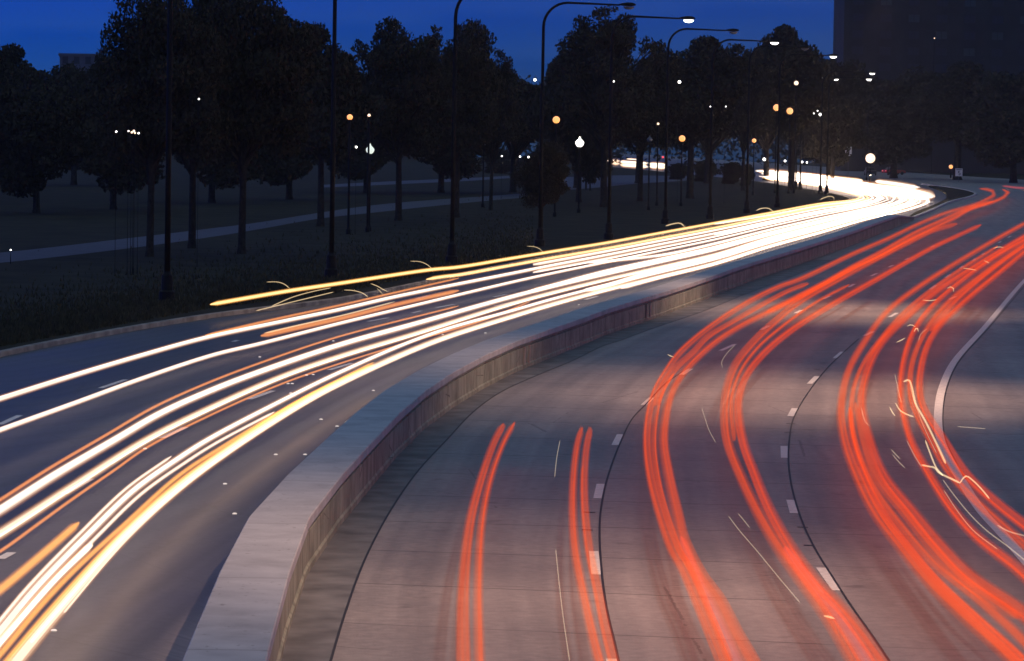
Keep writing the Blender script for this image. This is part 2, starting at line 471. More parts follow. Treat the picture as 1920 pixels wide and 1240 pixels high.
# left carriageway sheet: kerb line to median line
LST = [(-1500, 1130), (-700, 850), (0, 670), (400, 596), (640, 566), (860, 520), (1050, 480), (1280, 436), (1480, 397), (1596, 376), (1535, 360), (1427, 343), (1290, 328), (1070, 308)]
MST = [(470, 1500), (525, 1240), (590, 1055), (770, 828), (900, 733), (1073, 656), (1240, 593), (1420, 524), (1600, 459), (1833, 365), (1700, 342), (1500, 320), (1380, 309), (1110, 290.5)]
li = [nearest_param(lk, p) for p in LST]
mi = [nearest_param(mr, p) for p in MST]
idx = range(li[0], li[-1] + 1)
A = [ground(*lk[i]) for i in idx]
B = [ground(*mr[int(round(np.interp(i, li, mi)))]) for i in idx]
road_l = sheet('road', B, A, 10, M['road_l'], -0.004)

# ground sheet (grass) reaching the horizon
gv = [(-1400, -150, -0.06), (1400, -150, -0.06), (1400, 970, -0.06), (-1400, 970, -0.06)]
g = mesh_obj('ground', gv, [(0, 1, 2, 3)], M['grass']); g['kind'] = 'structure'

# grass verge left of the kerb: raised to kerb height, from the kerb outward
kerbw = [ground(*p) for p in lk]
def offset(line, d):
    out = []
    for i, p in enumerate(line):
        t = (line[min(i + 1, len(line) - 1)] - line[max(i - 1, 0)])
        t.z = 0
        t.normalize()
        out.append(p + Vector((-t.y, t.x, 0)) * d)
    return out
def prism_strip(name, line, prof, mat, parent=None, ends=True, smooth=False, taper=0):
    """sweep a cross-section [(offset to the left, height)] along a line"""
    n = len(prof)
    V, F, UV = [], [], []
    s = 0
    per = np.concatenate([[0], np.cumsum([math.dist(prof[k], prof[k + 1]) for k in range(n - 1)])])
    offs = [offset(line, d) for d, z in prof]
    for i, p in enumerate(line):
        if i: s += (p - line[i - 1]).length
        for k, (d, z) in enumerate(prof):
            q = offs[k][i]
            fz = 1.0 if not taper else min(1.0, 0.2 + 0.8 * (len(line) - 1 - i) / taper)
            V.append((q.x, q.y, p.z + (z * fz if z > 0 else z))); UV.append((per[k], s))
    for i in range(len(line) - 1):
        for k in range(n - 1):
            a = i * n + k
            F.append((a, a + n, a + n + 1, a + 1))
    if ends:
        F.append(tuple(range(n))); F.append(tuple((len(line) - 1) * n + k for k in range(n))[::-1])
    return mesh_obj(name, V, F, mat, parent, smooth, uv=UV)

def resample(line, step):
    L = np.concatenate([[0], np.cumsum([(line[i + 1] - line[i]).length for i in range(len(line) - 1)])])
    n = max(2, int(L[-1] / step))
    q = np.linspace(0, L[-1], n)
    a = np.array([tuple(p) for p in line])
    return [Vector((np.interp(t, L, a[:, 0]), np.interp(t, L, a[:, 1]), np.interp(t, L, a[:, 2]))) for t in q]

def smooth_line(line, n=4):
    a = np.array([tuple(p) for p in line])
    for _ in range(n):
        a[1:-1] = a[:-2] * 0.25 + a[1:-1] * 0.5 + a[2:] * 0.25
    return [Vector(p) for p in a]

kl = smooth_line(resample(kerbw, 2.0), 3)
kerb = prism_strip('kerb', kl, [(0.0, -0.1), (0.0, 0.13), (0.02, 0.15), (0.17, 0.155), (0.18, -0.1)], M['kerb'])
kerb['kind'] = 'structure'
# verge polygon inside the left side (between the road arms)
out_pts = [(a.x, a.y) for a in offset(kl, 0.18)]
far = [Vector((-15, 900, 0)), Vector((-400, 900, 0)), Vector((-400, -50, 0)), Vector((-60, -50, 0))]
bm = bmesh.new()
vs = [bm.verts.new((x, y, 0.14)) for x, y in out_pts] + [bm.verts.new((p.x, p.y, 0.14)) for p in far]
bm.faces.new(vs)
bmesh.ops.triangulate(bm, faces=bm.faces[:])
me = bpy.data.meshes.new('verge'); bm.to_mesh(me); bm.free()
me.materials.append(M['grass'])
verge = bpy.data.objects.new('verge', me); COL.objects.link(verge); verge['kind'] = 'structure'

# grass island that closes the median beyond the wall
isl_px = [(1700, 413), (1740, 398), (1783, 379), (1818, 369.5), (1827, 365), (1816, 360.5), (1788, 355), (1740, 350), (1770, 362), (1775, 372), (1752, 386), (1715, 401)]
isl = [ground(*p) for p in spline(isl_px + [isl_px[0]], 4)[:-1]]
bm = bmesh.new()
top = [bm.verts.new((p.x, p.y, 0.13)) for p in isl]
bot = [bm.verts.new((p.x, p.y, -0.05)) for p in isl]
bm.faces.new(top)
for i in range(len(isl)):
    bm.faces.new((top[i], bot[i], bot[(i + 1) % len(isl)], top[(i + 1) % len(isl)]))
bmesh.ops.recalc_face_normals(bm, faces=bm.faces[:])
me = bpy.data.meshes.new('median_grass'); bm.to_mesh(me); bm.free(); me.materials.append(M['grass'])
o = bpy.data.objects.new('median_grass', me); COL.objects.link(o); o['kind'] = 'structure'
# pale kerb round its far nose
nose = [ground(*p) for p in spline([(1716, 409.5), (1742, 399), (1784, 380), (1822, 370), (1832, 365), (1820, 359.8), (1788, 354), (1730, 346.5)], 5)]
ko = prism_strip('kerb', smooth_line(resample(nose, 1.5), 2), [(0.0, -0.05), (0.0, 0.15), (0.28, 0.155), (0.28, -0.05)], M['coping'])
ko['kind'] = 'structure'

# ------------------------------------------------------------------ median wall
i1 = nearest_param(mr, (1712, 413))
wl_line = resample(resample(smooth_line(resample([ground(*p) for p in mr[:i1 + 1]], 1.0), 6), 6.1), 0.61)
wall_root = empty('median_wall', wl_line[0])
wall_root.location = (0, 0, 0)
tag(wall_root, 'long low concrete median wall with flat wide coping curving between the two carriageways', 'wall')
prism_strip('wall_body', wl_line, [(0.0, -0.05), (0.0, 0.10), (0.03, 0.13), (0.03, 0.59), (0.07, 0.60), (0.07, 0.635), (0.015, 0.65),
                                  (0.02, 0.71), (0.83, 0.71), (0.83, -0.05)], M['wall'], wall_root, taper=40)
prism_strip('coping', wl_line, [(-0.02, 0.705), (-0.025, 0.72), (-0.025, 0.845), (-0.01, 0.86), (0.85, 0.86), (0.865, 0.845), (0.865, 0.705)], M['coping'], wall_root, taper=40)
# square pilasters in the wall face, as at the expansion joint in the middle distance
for px in ((985, 690), (1215, 601)):
    k = min(range(len(wl_line)), key=lambda i: (wl_line[i] - ground(*px)).length)
    t = (wl_line[k + 1] - wl_line[k - 1]).normalized()
    for d in (-0.45, 0.45):
        q = wl_line[k] + t * d
        MB().box((q.x - t.y * 0.012, q.y + t.x * 0.012, 0.35), (0.16, 0.05, 0.5), math.atan2(t.y, t.x)).build('pilaster', M['kerb'], wall_root)

# gutter strip at the foot of the wall on the right side, bounded by the first tar joint
JA = [(545, 1500), (620, 1240), (640, 1172), (673, 1076), (700, 1016), (737, 950), (784, 883), (837, 826), (887, 773), (940, 735), (1010, 703),
      (1073, 677), (1133, 648), (1160, 640), (1213, 620), (1267, 602), (1327, 581), (1388, 556), (1480, 521), (1560, 488)]
JB = [(1185, 1420), (1160, 1240), (1137, 1140), (1127, 1060), (1124, 993), (1126, 960), (1137, 903), (1165, 826), (1187, 783), (1210, 760), (1245, 722), (1280, 697)]
JC = [(1790, 1420), (1667, 1240), (1641, 1200), (1600, 1143), (1560, 1081), (1530, 1033), (1510, 993), (1494, 950), (1482, 900), (1478, 856),
      (1480, 826), (1485, 793), (1497, 766), (1520, 730), (1549, 693), (1584, 659), (1610, 636)]
def flat_strip(name, pts, width, mat, z, parent=None, step=8):
    line = smooth_line(resample([ground(*p) for p in spline(pts, step)], 0.8), 2)
    a, b = offset(line, width / 2), offset(line, -width / 2)
    V, F = [], []
    for i in range(len(line)):
        V += [(a[i].x, a[i].y, z), (b[i].x, b[i].y, z)]
    for i in range(len(line) - 1):
        F.append((2 * i, 2 * i + 1, 2 * i + 3, 2 * i + 2))
    return mesh_obj(name, V, F, mat, parent)
for J in (JA, JB, JC):
    flat_strip('tar_joint', J, 0.035, M['tar'], 0.006, road_r)
# the gutter between the wall foot and the first joint
ja = spline(JA, 6)
jw = [ground(*p) for p in ja]
ga = []
for p in jw:
    k = min(range(len(wl_line)), key=lambda i: (wl_line[i] - p).length_squared)
    ga.append(wl_line[k])
go = sheet('gutter_slab', ga, jw, 3, M['gutter'], 0.0035, None); go.parent = road_r
# short dowel-bar patches beside the joints
for (u, v, w) in ((1105, 961, 22), (1101, 994, 20), (1505, 989, 20), (1516, 1023, 18), (1482, 795, 16), (1478, 811, 15), (1543, 681, 10), (1532, 693, 10)):
    c = ground(u, v)
    wd = w * c.y / FPX
    mesh_obj('joint_patch', [(c.x - wd / 2, c.y - 0.06, 0.005), (c.x + wd / 2, c.y - 0.1, 0.005), (c.x + wd / 2, c.y + 0.02, 0.005), (c.x - wd / 2, c.y + 0.06, 0.005)],
             [(0, 1, 2, 3)], M['tar'], road_r)

# solid edge line on the right
WL = [(2330, 1480), (2085, 1240), (1920, 1048), (1881, 1003), (1841, 960), (1801, 899), (1776, 853), (1764, 826), (1759, 796), (1761, 753), (1769, 720), (1788, 680),
      (1847, 613), (1920, 527), (1990, 460), (2050, 410), (2080, 375)]
flat_strip('edge_line', WL, 0.20, M['paint'], 0.005, road_r)
flat_strip('tar_joint', [(u + 9, v) for u, v in WL[5:14]], 0.03, M['tar'], 0.0065, road_r)

# lane dashes: (near end, far end) in the photograph
DASH_R = [((1151, 1252), (1147, 1236)), ((1118, 1078), (1113, 1034)), ((1120, 935), (1126, 908)), ((1153, 835), (1163, 815)), ((1207, 760), (1222, 746)),
          ((1278, 703), (1295, 692)), ((1351, 658), (1378, 646)), ((1427, 619), (1442, 611)), ((1491, 588), (1503, 582)), ((1544, 561), (1557, 555)),
          ((1591, 539), (1602, 533)), ((1633, 518), (1644, 513)), ((1666, 501.5), (1675, 497.5)), ((1697, 487.5), (1704, 484.5)), ((1745, 464), (1752, 461)),
          ((1570, 1108), (1539, 1065)), ((1489, 963), (1482, 938)), ((1471, 859), (1470, 837)), ((1482, 781), (1490, 766)), ((1518, 720), (1532, 706)),
          ((1566, 672), (1580, 660)), ((1621, 630), (1637, 622)), ((1668, 595), (1682, 587)), ((1744, 543), (1755, 535)), ((1773, 521), (1782, 515)),
          ((1800, 504), (1806, 499)), ((1824, 489), (1830, 485)), ((1841, 478), (1846, 475)), ((1872, 456), (1877, 453)), ((1890, 446), (1895, 443)),
          ((1780, 562), (1792, 556))]
for a, b in DASH_R:
    p, q = ground(*a), ground(*b)
    t = (q - p).normalized(); sd = Vector((-t.y, t.x, 0)) * 0.075
    mesh_obj('lane_dash', [(*(p + sd).xy, 0.0055), (*(p - sd).xy, 0.0055), (*(q - sd).xy, 0.0055), (*(q + sd).xy, 0.0055)], [(0, 1, 2, 3)], M['paint'], road_r)
DASH_L = [((0, 796), (37, 779)), ((188, 728), (236, 712)), ((322, 690), (352, 683)), ((467, 749), (512, 733)), ((303, 822), (348, 801)), ((437, 641), (446, 638)),
          ((617, 694), (660, 681)), ((690, 603), (728, 596)), ((773, 587), (790, 583)), ((818, 577), (852, 571)), ((925, 557), (950, 552)), ((1022, 537), (1042, 533)),
          ((1097, 562), (1120, 556)), ((928, 574), (965, 566)), ((780, 560), (803, 555)), ((0, 1048), (22, 1036)), ((120, 926), (170, 898))]
for a, b in DASH_L:
    p, q = ground(*a), ground(*b)
    t = (q - p).normalized(); sd = Vector((-t.y, t.x, 0)) * 0.075
    mesh_obj('lane_dash', [(*(p + sd).xy, 0.0015), (*(p - sd).xy, 0.0015), (*(q - sd).xy, 0.0015), (*(q + sd).xy, 0.0015)], [(0, 1, 2, 3)], M['paint'], road_l)

# raised lane reflectors
for i, (u, v) in enumerate([(602, 787), (632, 800), (650, 792), (670, 787), (575, 704), (587, 703), (540, 720), (548, 720), (910, 625), (422, 908), (440, 964), (517, 853), (572, 853),
                            (272, 842), (101, 1183), (487, 670), (675, 935), (625, 640), (545, 738), (830, 628), (1085, 572), (950, 640), (700, 733)]):
    c = ground(u, v)
    r = MB().lathe([(0.042, 0), (0.038, 0.012), (0.027, 0.02), (0.01, 0.022)], (c.x, c.y, 0.0), 8).build('lane_reflector', M['reflector'], road_l)

# ------------------------------------------------------------------ traced light: what the passing lamps drew
GLOW = {}
def shells(kind):
    if kind not in GLOW:
        tab = {
            'white': ((0.09, 0.034, 0.010), (0.20, 0.145, 0.10), (0.36, 0.315, 0.28)),
            'warm': ((0.10, 0.038, 0.008), (0.21, 0.14, 0.085), (0.36, 0.305, 0.235)),
            'amber': ((0.12, 0.035, 0.004), (0.18, 0.075, 0.010), (0.22, 0.11, 0.02)),
            'orange': ((0.11, 0.030, 0.004), (0.15, 0.048, 0.008), (0.16, 0.06, 0.015)),
            'yellow': ((0.17, 0.062, 0.010), (0.30, 0.18, 0.06), (0.42, 0.32, 0.16)),
            'red': ((0.052, 0.0044, 0.0012), (0.062, 0.0055, 0.0016), (0.066, 0.0065, 0.002)),
            'scarlet': ((0.060, 0.0036, 0.0008), (0.070, 0.0046, 0.0010), (0.074, 0.006, 0.0015)),
            'dim_red': ((0.05, 0.003, 0.0018), (0.06, 0.004, 0.0025), (0.06, 0.005, 0.003)),
            'fine': ((0.02, 0.015, 0.01), (0.06, 0.045, 0.03), (0.09, 0.075, 0.05)),
            'spark': ((0.07, 0.038, 0.015), (0.13, 0.095, 0.05), (0.18, 0.15, 0.095)),
        }[kind]
        th = (0.980, 0.951, 0.915) if kind in ('red', 'scarlet') else (1, 1, 1)
        GLOW[kind] = [glow('%s_light_%s' % (kind, w), c, th) for w, c in zip(('halo', 'body', 'core'), tab)]
    return GLOW[kind]

def light_line(name, pts_px, h, r, kind, label, cat, group=None, step=12.0, r_far=None, n=8, tilt=None):
    """a line of light at height h above the road, as three nested bodies of light"""
    px = spline(pts_px, step)
    if callable(h): hs = [h(i / (len(px) - 1)) for i in range(len(px))]
    else: hs = [h] * len(px)
    line = [ground(u, v, z) for (u, v), z in zip(px, hs)]
    V, F, MI = [], [], []
    for s, f in enumerate((1.0, 0.74, 0.46)):
        mb = MB()
        m = len(line)
        rad = []
        for i in range(m):
            rr = r * f * max(1.0, (line[i].length / 75.0) ** (0.55 if kind in ('red', 'scarlet') else 0.25 if kind in ('white', 'warm', 'yellow') else 0.0))
            e = min(i, m - 1 - i)
            rad.append(rr * (0.35 if e == 0 else 1.0))
        mb.tube(line, rad, n)
        k = len(V)
        V += mb.v; F += [tuple(j + k for j in q) for q in mb.f]; MI += [s] * len(mb.f)
    # single lamp elements draw finer strands inside the broad streak
    if kind in ('red', 'scarlet', 'white', 'warm') and r > 0.055:
        sr = random.Random(label)
        sides = offset(line, 1.0)
        for q in range(4 if kind in ('red', 'scarlet') else 2):
            a_, b_ = sr.uniform(-0.72, 0.72) * r, sr.uniform(-0.5, 0.6) * r
            w_ = sr.uniform(0.13, 0.24)
            l2 = [p + (sd - p) * a_ * (1 + 0.35 * math.sin(i * 0.07 + q)) + Vector((0, 0, b_)) for i, (p, sd) in enumerate(zip(line, sides))]
            cut = sr.randint(0, max(1, len(l2) // 5)); l2 = l2[cut:] if sr.random() < 0.5 else l2[:len(l2) - cut]
            if len(l2) < 4: continue
            mb = MB(); mb.tube(l2, [r * w_ * max(1.0, (p.length / 75.0) ** 0.5) for p in l2], 6)
            k = len(V)
            V += mb.v; F += [tuple(j + k for j in q2) for q2 in mb.f]; MI += [2] * len(mb.f)
    o = mesh_obj(name, V, F, shells(kind), midx=MI)
    tag(o, label, cat, group)
    return o

# --- headlights of the left carriageway --------------------------------------------------
def far_path(t, x0=None, xend=None):
    """the rest of a streak from the middle distance round the bend, for a car at t across the carriageway (0 = verge side)"""
    P = []
    for x in (860, 960, 1040, 1135, 1240, 1340, 1440, 1540):
        top = np.interp(x, [860, 1040, 1135, 1240, 1340, 1440, 1540], [497, 468, 453, 434, 416, 398, 380])
        bot = np.interp(x, [860, 1040, 1135, 1240, 1340, 1440, 1540], [630, 575, 549, 523, 498, 466, 438])
        P.append((x, top + (bot - top) * t))
    P.append((1600 + 20 * t, 374 + 40 * t))
    P.append((1610 + 105 * t, 370.5 + 21 * t))
    P.append((1612 + 136 * t, 369 + 8 * t))
    P.append((1603 + 138 * t, 366.5 + 1 * t))
    P.append((1570 + 90 * t, 357 - 7 * t))
    P.append((1535 + 10 * t, 349.5 - 20 * t))
    P.append((1437 - 14 * random.random(), 336.0 - 16 * t))
    if x0 is not None: P = [p for p in P[:8] if p[0] > x0] + P[8:]
    if xend is not None: P = P[:xend]
    return P
HG = 'headlight streaks of the oncoming traffic'
def head(kind, near, t, label, r=0.105, h=0.65, x0=None, xend=None, h2=None):
    pts = list(near) + far_path(t, x0, xend)
    hh = h if h2 is None else (lambda s: h2 + (h - h2) * min(1.0, s / 0.35))
    return light_line('headlight_streak', pts, hh, r * 0.80, kind, label, 'light streak', HG)

T1 = [(-120, 785), (0, 748), (133, 706), (267, 666), (383, 634), (500, 609), (640, 580), (740, 557)]
T2 = [(-120, 852), (0, 807), (133, 759), (267, 710), (400, 666), (487, 645), (640, 606), (773, 574)]
T3a = [(-150, 1050), (0, 957), (100, 893), (214, 826), (300, 776), (400, 731), (500, 693), (640, 646), (773, 609)]
T3b = [(-150, 1090), (0, 1001), (133, 915), (274, 826), (400, 763), (533, 705), (640, 668), (773, 628)]
T4a = [(-160, 1370), (-60, 1253), (0, 1183), (67, 1103), (167, 1000), (250, 920), (334, 860), (391, 824), (500, 766), (640, 697), (807, 627)]
T4b = [(-90, 1400), (33, 1237), (134, 1116), (234, 1005), (334, 915), (434, 841), (567, 756), (640, 717), (807, 643)]
head('white', T1, 0.27, 'long bright white headlight streak nearest the grass kerb, crossing the left frame edge highest', 0.105, x0=880)
head('white', T2, 0.41, 'white headlight streak just below the top one, crossing the left frame edge second', 0.085, x0=880)
head('white', T3a, 0.64, 'broad white headlight streak edged by a thin orange line on its upper side', 0.13, x0=880)
head('warm', T3b, 0.75, 'cream headlight streak with a thin red line just below it', 0.12, x0=880)
head('white', T4a, 0.86, 'white headlight streak splitting into three fine lines at the lower left corner', 0.095, x0=880)
head('warm', T4b, 0.95, 'cream headlight streak nearest the median wall, beside amber lines', 0.125, x0=880)
# the three fine lines
light_line('headlight_streak', [(u - 13, v - 4) for u, v in T4a[:7]], 0.65, 0.035, 'white', 'fine white line along the upper edge of the splitting headlight streak', 'light streak', HG)
light_line('headlight_streak', [(u + 14, v + 7) for u, v in T4a[:9]], 0.65, 0.04, 'white', 'fine white line along the lower edge of the splitting headlight streak', 'light streak', HG)
light_line('headlight_streak', [(-150, 1371), (-40, 1250), (60, 1135), (110, 1080), (172, 1021)], 0.65, 0.07, 'warm', 'short cream streak ending between the white and amber lines at lower left', 'light streak', HG)
# amber and red companions
AG = 'amber side-lamp lines among the headlights'
light_line('marker_streak', [(385, 629), (500, 602), (640, 572), (740, 549), (860, 522)], 0.72, 0.045, 'orange', 'orange line above the top white streak, starting at a blunt tip', 'light streak', AG)
light_line('marker_streak', [(490, 630), (567, 613), (640, 597), (740, 572), (860, 545)], 0.70, 0.09, 'orange', 'wide orange band starting bluntly above the second white streak', 'light streak', AG)
light_line('marker_streak', [(496, 625), (560, 610), (640, 592), (740, 566)], 0.76, 0.03, 'spark', 'thin bright line on top of the wide orange band', 'light streak', AG)
light_line('marker_streak', [(u - 10, v - 13) for u, v in T3a[:-1]] + [(860, 574)], 0.70, 0.036, 'orange', 'thin orange line hugging the upper side of the broad white streak', 'light streak', AG)
light_line('marker_streak', [(-150, 1120), (0, 1034), (67, 986), (133, 938), (214, 882), (274, 840), (400, 776), (533, 718), (640, 681), (773, 640), (900, 603), (993, 566)], 0.62, 0.03, 'orange', 'thin red-orange line below the cream streak in the middle lane', 'light streak', AG)
light_line('marker_streak', [(-120, 1194), (0, 1106), (67, 1050), (147, 981)], 0.75, 0.07, 'amber', 'short amber streak ending alone in the dark lane at lower left', 'light streak', AG)
light_line('marker_streak', [(-100, 1345), (10, 1216), (67, 1147), (134, 1075), (234, 983), (334, 893), (417, 838), (567, 748), (700, 680)], 0.7, 0.045, 'amber', 'amber line running between the white and cream streaks by the wall', 'light streak', AG)
light_line('marker_streak', [(-70, 1345), (12, 1240), (134, 1099), (234, 995), (334, 905), (430, 837), (560, 752), (700, 684)], 0.7, 0.045, 'amber', 'second amber line hugging the cream streak by the wall', 'light streak', AG)
# upper streaks of the slip lane along the verge
head('yellow', [(395, 571), (533, 547), (640, 531), (807, 506)], 0.03, 'yellow streak highest of all, ending in a blunt tip above the kerb', 0.10, 0.65, x0=850)
head('yellow', [(800, 524), (830, 519)], 0.14, 'yellow streak starting in mid road just below the highest one', 0.095, x0=850)
for t, lab, r in ((0.20, 'dense white streak third from the verge in the bright far bundle', 0.10), (0.335, 'dense white streak fourth from the verge in the bright far bundle', 0.09)):
    head('white', [(1000, 497 + 100 * (t - 0.2))], t, lab, r, x0=1040)
head('white', [(1105, 493)], 0.50, 'white streak starting where the middle lane turns solid white', 0.11, x0=1135)
head('white', [(1100, 545), (1135, 537)], 0.80, 'white streak starting bluntly where the near lane brightens', 0.15, x0=1200)
head('white', [(993, 547)], 0.58, 'white streak ending bluntly at the gap between the middle lanes', 0.12, x0=1040)
head('white', [(1165, 541)], 0.97, 'lowest white streak of the far bundle, starting beside the median wall', 0.10, x0=1200)
head('warm', [(1340, 420)], 0.09, 'cream streak along the verge at the far bend', 0.10, x0=1360)
head('white', [(1340, 480)], 0.72, 'white streak filling the lane gap before the far bend', 0.12, x0=1360)
head('white', [(1340, 465)], 0.60, 'white streak in the middle of the bundle before the far bend', 0.12, x0=1360)
head('white', [(1340, 440)], 0.30, 'white streak high in the bundle before the far bend', 0.12, x0=1360)
light_line('headlight_streak', [(1642, 340), (1680, 345), (1720, 352)], 0.65, 0.28, 'white', 'isolated short white bar above the far bend', 'light streak', HG, step=6)
light_line('headlight_streak', [(1420, 321), (1500, 327), (1560, 333), (1616, 339)], 0.65, 0.25, 'warm', 'thin cream bar over the white mass of the far arm', 'light streak', HG, step=6)
for i, (t, lab) in enumerate(((0.15, 'lower'), (0.40, 'second lowest'), (0.62, 'second highest'), (0.85, 'uppermost'))):
    light_line('headlight_streak', [(1757 - 40 * (1 - t), 370 - 2 * t), (1700 - 40 * (1 - t), 363 - 8 * t), (1603, 360 - 17 * t), (1535, 348 - 17 * t), (1437, 334.5 - 15 * t)],
               0.65, 0.42, 'white', '%s of the thick white bars on the far arm beyond the bend' % lab, 'light streak', HG, step=8)
# broken stretch of the far arm seen between the trees
for a, b, lab, v0 in ((1068, 1082, 'leftmost bright speck of the far road, a short cream bar', 300), (1090, 1112, 'short broken cream bar left of the long far bars', 301.5),
                  (1114, 1140, 'cream bar just left of the lamp post on the far road', 303.5), (1147, 1161, 'short cream bar right of the lamp post on the far road', 304.5),
                  (1164, 1212, 'longest cream bar of the far road between two posts', 307.5), (1219, 1247, 'cream bar right of the second post on the far road', 311)):
    for k, dv in enumerate((-3.2, 1.8)):
        light_line('headlight_streak', [(a, v0 + dv), ((a + b) / 2, v0 + dv + (b - a) * 0.035), (b, v0 + dv + (b - a) * 0.07)], 0.65, 0.34, 'warm',
                   ('upper half of the ' if k == 0 else 'lower half of the ') + lab, 'light streak', 'broken headlight bars on the far road', step=4)
light_line('headlight_streak', [(1176, 298), (1198, 299.5)], 1.8, 0.12, 'warm', 'hair-thin cream bar floating above the longest far bar', 'light streak', HG, step=4)

# flicks drawn by indicators along the verge side
FG = 'thin hooked flicks of light along the verge'
for pts, lab in (([(500, 529), (520, 529), (533, 533), (543, 541)], 'thin pale hook above the blunt yellow tip'),
                 ([(645, 544), (662, 545), (680, 550), (690, 557)], 'thin pale hook just below the yellow streak, left of its pair'),
                 ([(695, 532), (708, 537), (718, 543), (727, 547)], 'pale hook right under the yellow streak, the longer of a pair'),
                 ([(707, 541), (713, 547), (718, 552)], 'very short pale tick tucked beside the longer hook'),
                 ([(769, 490), (788, 491), (800, 496), (809, 503)], 'thin pale hook on the dark verge left of a lamp post'),
                 ([(988, 462), (1002, 463), (1012, 467), (1018, 473)], 'thin pale hook below the lamp post with the full arm'),
                 ([(1248, 424), (1262, 420), (1276, 419), (1284, 426)], 'arched pale hook on the verge edge before the bend'),
                 ([(1418, 395), (1428, 391), (1441, 391), (1450, 397)], 'small arched hook on the verge edge, right of the others'),
                 ([(1537, 375), (1548, 370), (1562, 369), (1564, 375)], 'little orange hook at the tip of the grass'),
                 ([(510, 574), (550, 557), (590, 546), (620, 540)], 'fine pale curve rising from the kerb to the yellow streak'),
                 ([(480, 583), (550, 566), (600, 554), (625, 548)], 'lower fine pale curve just above the kerb')):
    light_line('light_flick', pts, 0.75, 0.022 if pts[0][0] < 1200 else 0.06, 'spark', lab, 'light flick', FG, step=4, n=6)

# --- tail lights of the right carriageway ------------------------------------------------
RG = 'red tail-light streaks of the departing traffic'
def tail(kind, pts, r, label, h=0.8, step=12):
    return light_line('taillight_streak', pts, h, r, kind, label, 'light streak', RG, step=step)
R1L = [(876, 1420), (869, 1240), (868, 1126), (874, 1033), (884, 966), (904, 893), (927, 828), (944, 796)]
R1R = [(903, 1420), (899, 1240), (897, 1093), (904, 976), (920, 896), (945, 828), (964, 794)]
R2L = [(1180, 1420), (1124, 1240), (1097, 1126), (1078, 1026), (1074, 926), (1082, 836), (1091, 803)]
R2R = [(1215, 1420), (1151, 1240), (1121, 1110), (1102, 1013), (1095, 909), (1100, 836), (1107, 803)]
tail('red', R1L, 0.085, 'left of the short red pair in the lane beside the median wall')
tail('red', R1R, 0.07, 'right of the short red pair in the lane beside the median wall')
tail('red', R2L, 0.075, 'left of the second short red pair, beside the first dashed line')
tail('red', R2R, 0.075, 'right of the second short red pair, touching the first dashed line')
R3L = [(1430, 1420), (1357, 1240), (1317, 1143), (1280, 1060), (1264, 1033), (1241, 970), (1221, 893), (1214, 826), (1220, 765), (1232, 727), (1249, 698), (1273, 664), (1310, 630), (1362, 592),
       (1413, 561), (1463, 537), (1500, 524), (1600, 476), (1667, 447), (1717, 423), (1767, 402), (1833, 382), (1858, 370), (1867, 363), (1858, 357), (1838, 354)]
R3R = [(1500, 1420), (1407, 1240), (1380, 1193), (1347, 1128), (1313, 1080), (1280, 1010), (1271, 970), (1254, 893), (1244, 826), (1251, 765), (1261, 732), (1282, 698), (1310, 668), (1343, 640), (1385, 613), (1427, 592),
       (1497, 559), (1547, 531), (1600, 503), (1650, 480), (1700, 452), (1750, 428), (1790, 409), (1817, 394), (1867, 377), (1886, 367), (1890, 360), (1880, 355.5)]
R3M = [(1228, 760), (1245, 722), (1268, 690), (1300, 660), (1327, 632), (1377, 602), (1427, 573), (1480, 545), (1515, 532)]
R3X = [(1440, 585), (1497, 556), (1547, 531), (1600, 500), (1650, 474), (1717, 436), (1767, 413), (1817, 391), (1860, 378)]
tail('red', R3L, 0.10, 'left red streak of the lane right of the first dashes, reaching the far bend')
tail('red', R3R, 0.105, 'right red streak of the lane right of the first dashes, outermost at the far bend')
tail('red', [(u + 13, v + 4) for u, v in R3L[1:11]], 0.06, 'thin red filler line inside the left streak of the first busy lane')
tail('red', R3M, 0.09, 'short red streak ending between the two long ones of the first busy lane')
tail('red', R3X, 0.10, 'red streak joining the first busy lane halfway to the bend')
tail('dim_red', [(1440, 1400), (1381, 1240), (1345, 1160), (1310, 1085), (1277, 1008)], 0.07, 'dull red haze line between the two long streaks at the bottom')
R4L = [(1700, 1420), (1602, 1240), (1547, 1148), (1507, 1093), (1464, 1033), (1424, 966), (1390, 896), (1364, 826), (1361, 750), (1377, 690), (1413, 642), (1453, 604), (1497, 568), (1580, 520), (1640, 488), (1700, 457), (1750, 433), (1794, 420)]
R4R = [(1760, 1420), (1647, 1236), (1580, 1146), (1530, 1093), (1480, 1023), (1440, 950), (1414, 886), (1393, 826), (1385, 753), (1399, 706), (1431, 664), (1480, 622), (1547, 579), (1647, 522), (1747, 465), (1800, 440), (1839, 422)]
R4M = [(1377, 826), (1372, 752), (1388, 698), (1421, 652), (1467, 612), (1530, 567), (1592, 534)]
tail('red', R4L, 0.105, 'left red streak of the lane right of the first busy one')
tail('scarlet', R4R, 0.10, 'right scarlet streak of the second busy lane, ending alone at a blunt tip')
tail('red', R4M, 0.06, 'thin red line between the two streaks of the second busy lane')
tail('dim_red', [(1730, 1420), (1625, 1240), (1565, 1148), (1520, 1093), (1472, 1028)], 0.09, 'dull red band filling the second busy lane at the bottom')
R5L = [(2060, 1420), (1905, 1240), (1814, 1157), (1747, 1093), (1691, 1026), (1641, 960), (1607, 893), (1584, 826), (1577, 763), (1590, 698), (1620, 643), (1663, 585), (1723, 538), (1813, 481), (1907, 427), (1990, 385)]
R5R = [(2120, 1340), (1920, 1152), (1814, 1078), (1761, 1023), (1707, 957), (1657, 893), (1631, 826), (1616, 750), (1628, 692), (1653, 643), (1703, 592), (1757, 546), (1830, 498), (1920, 444), (2000, 400)]
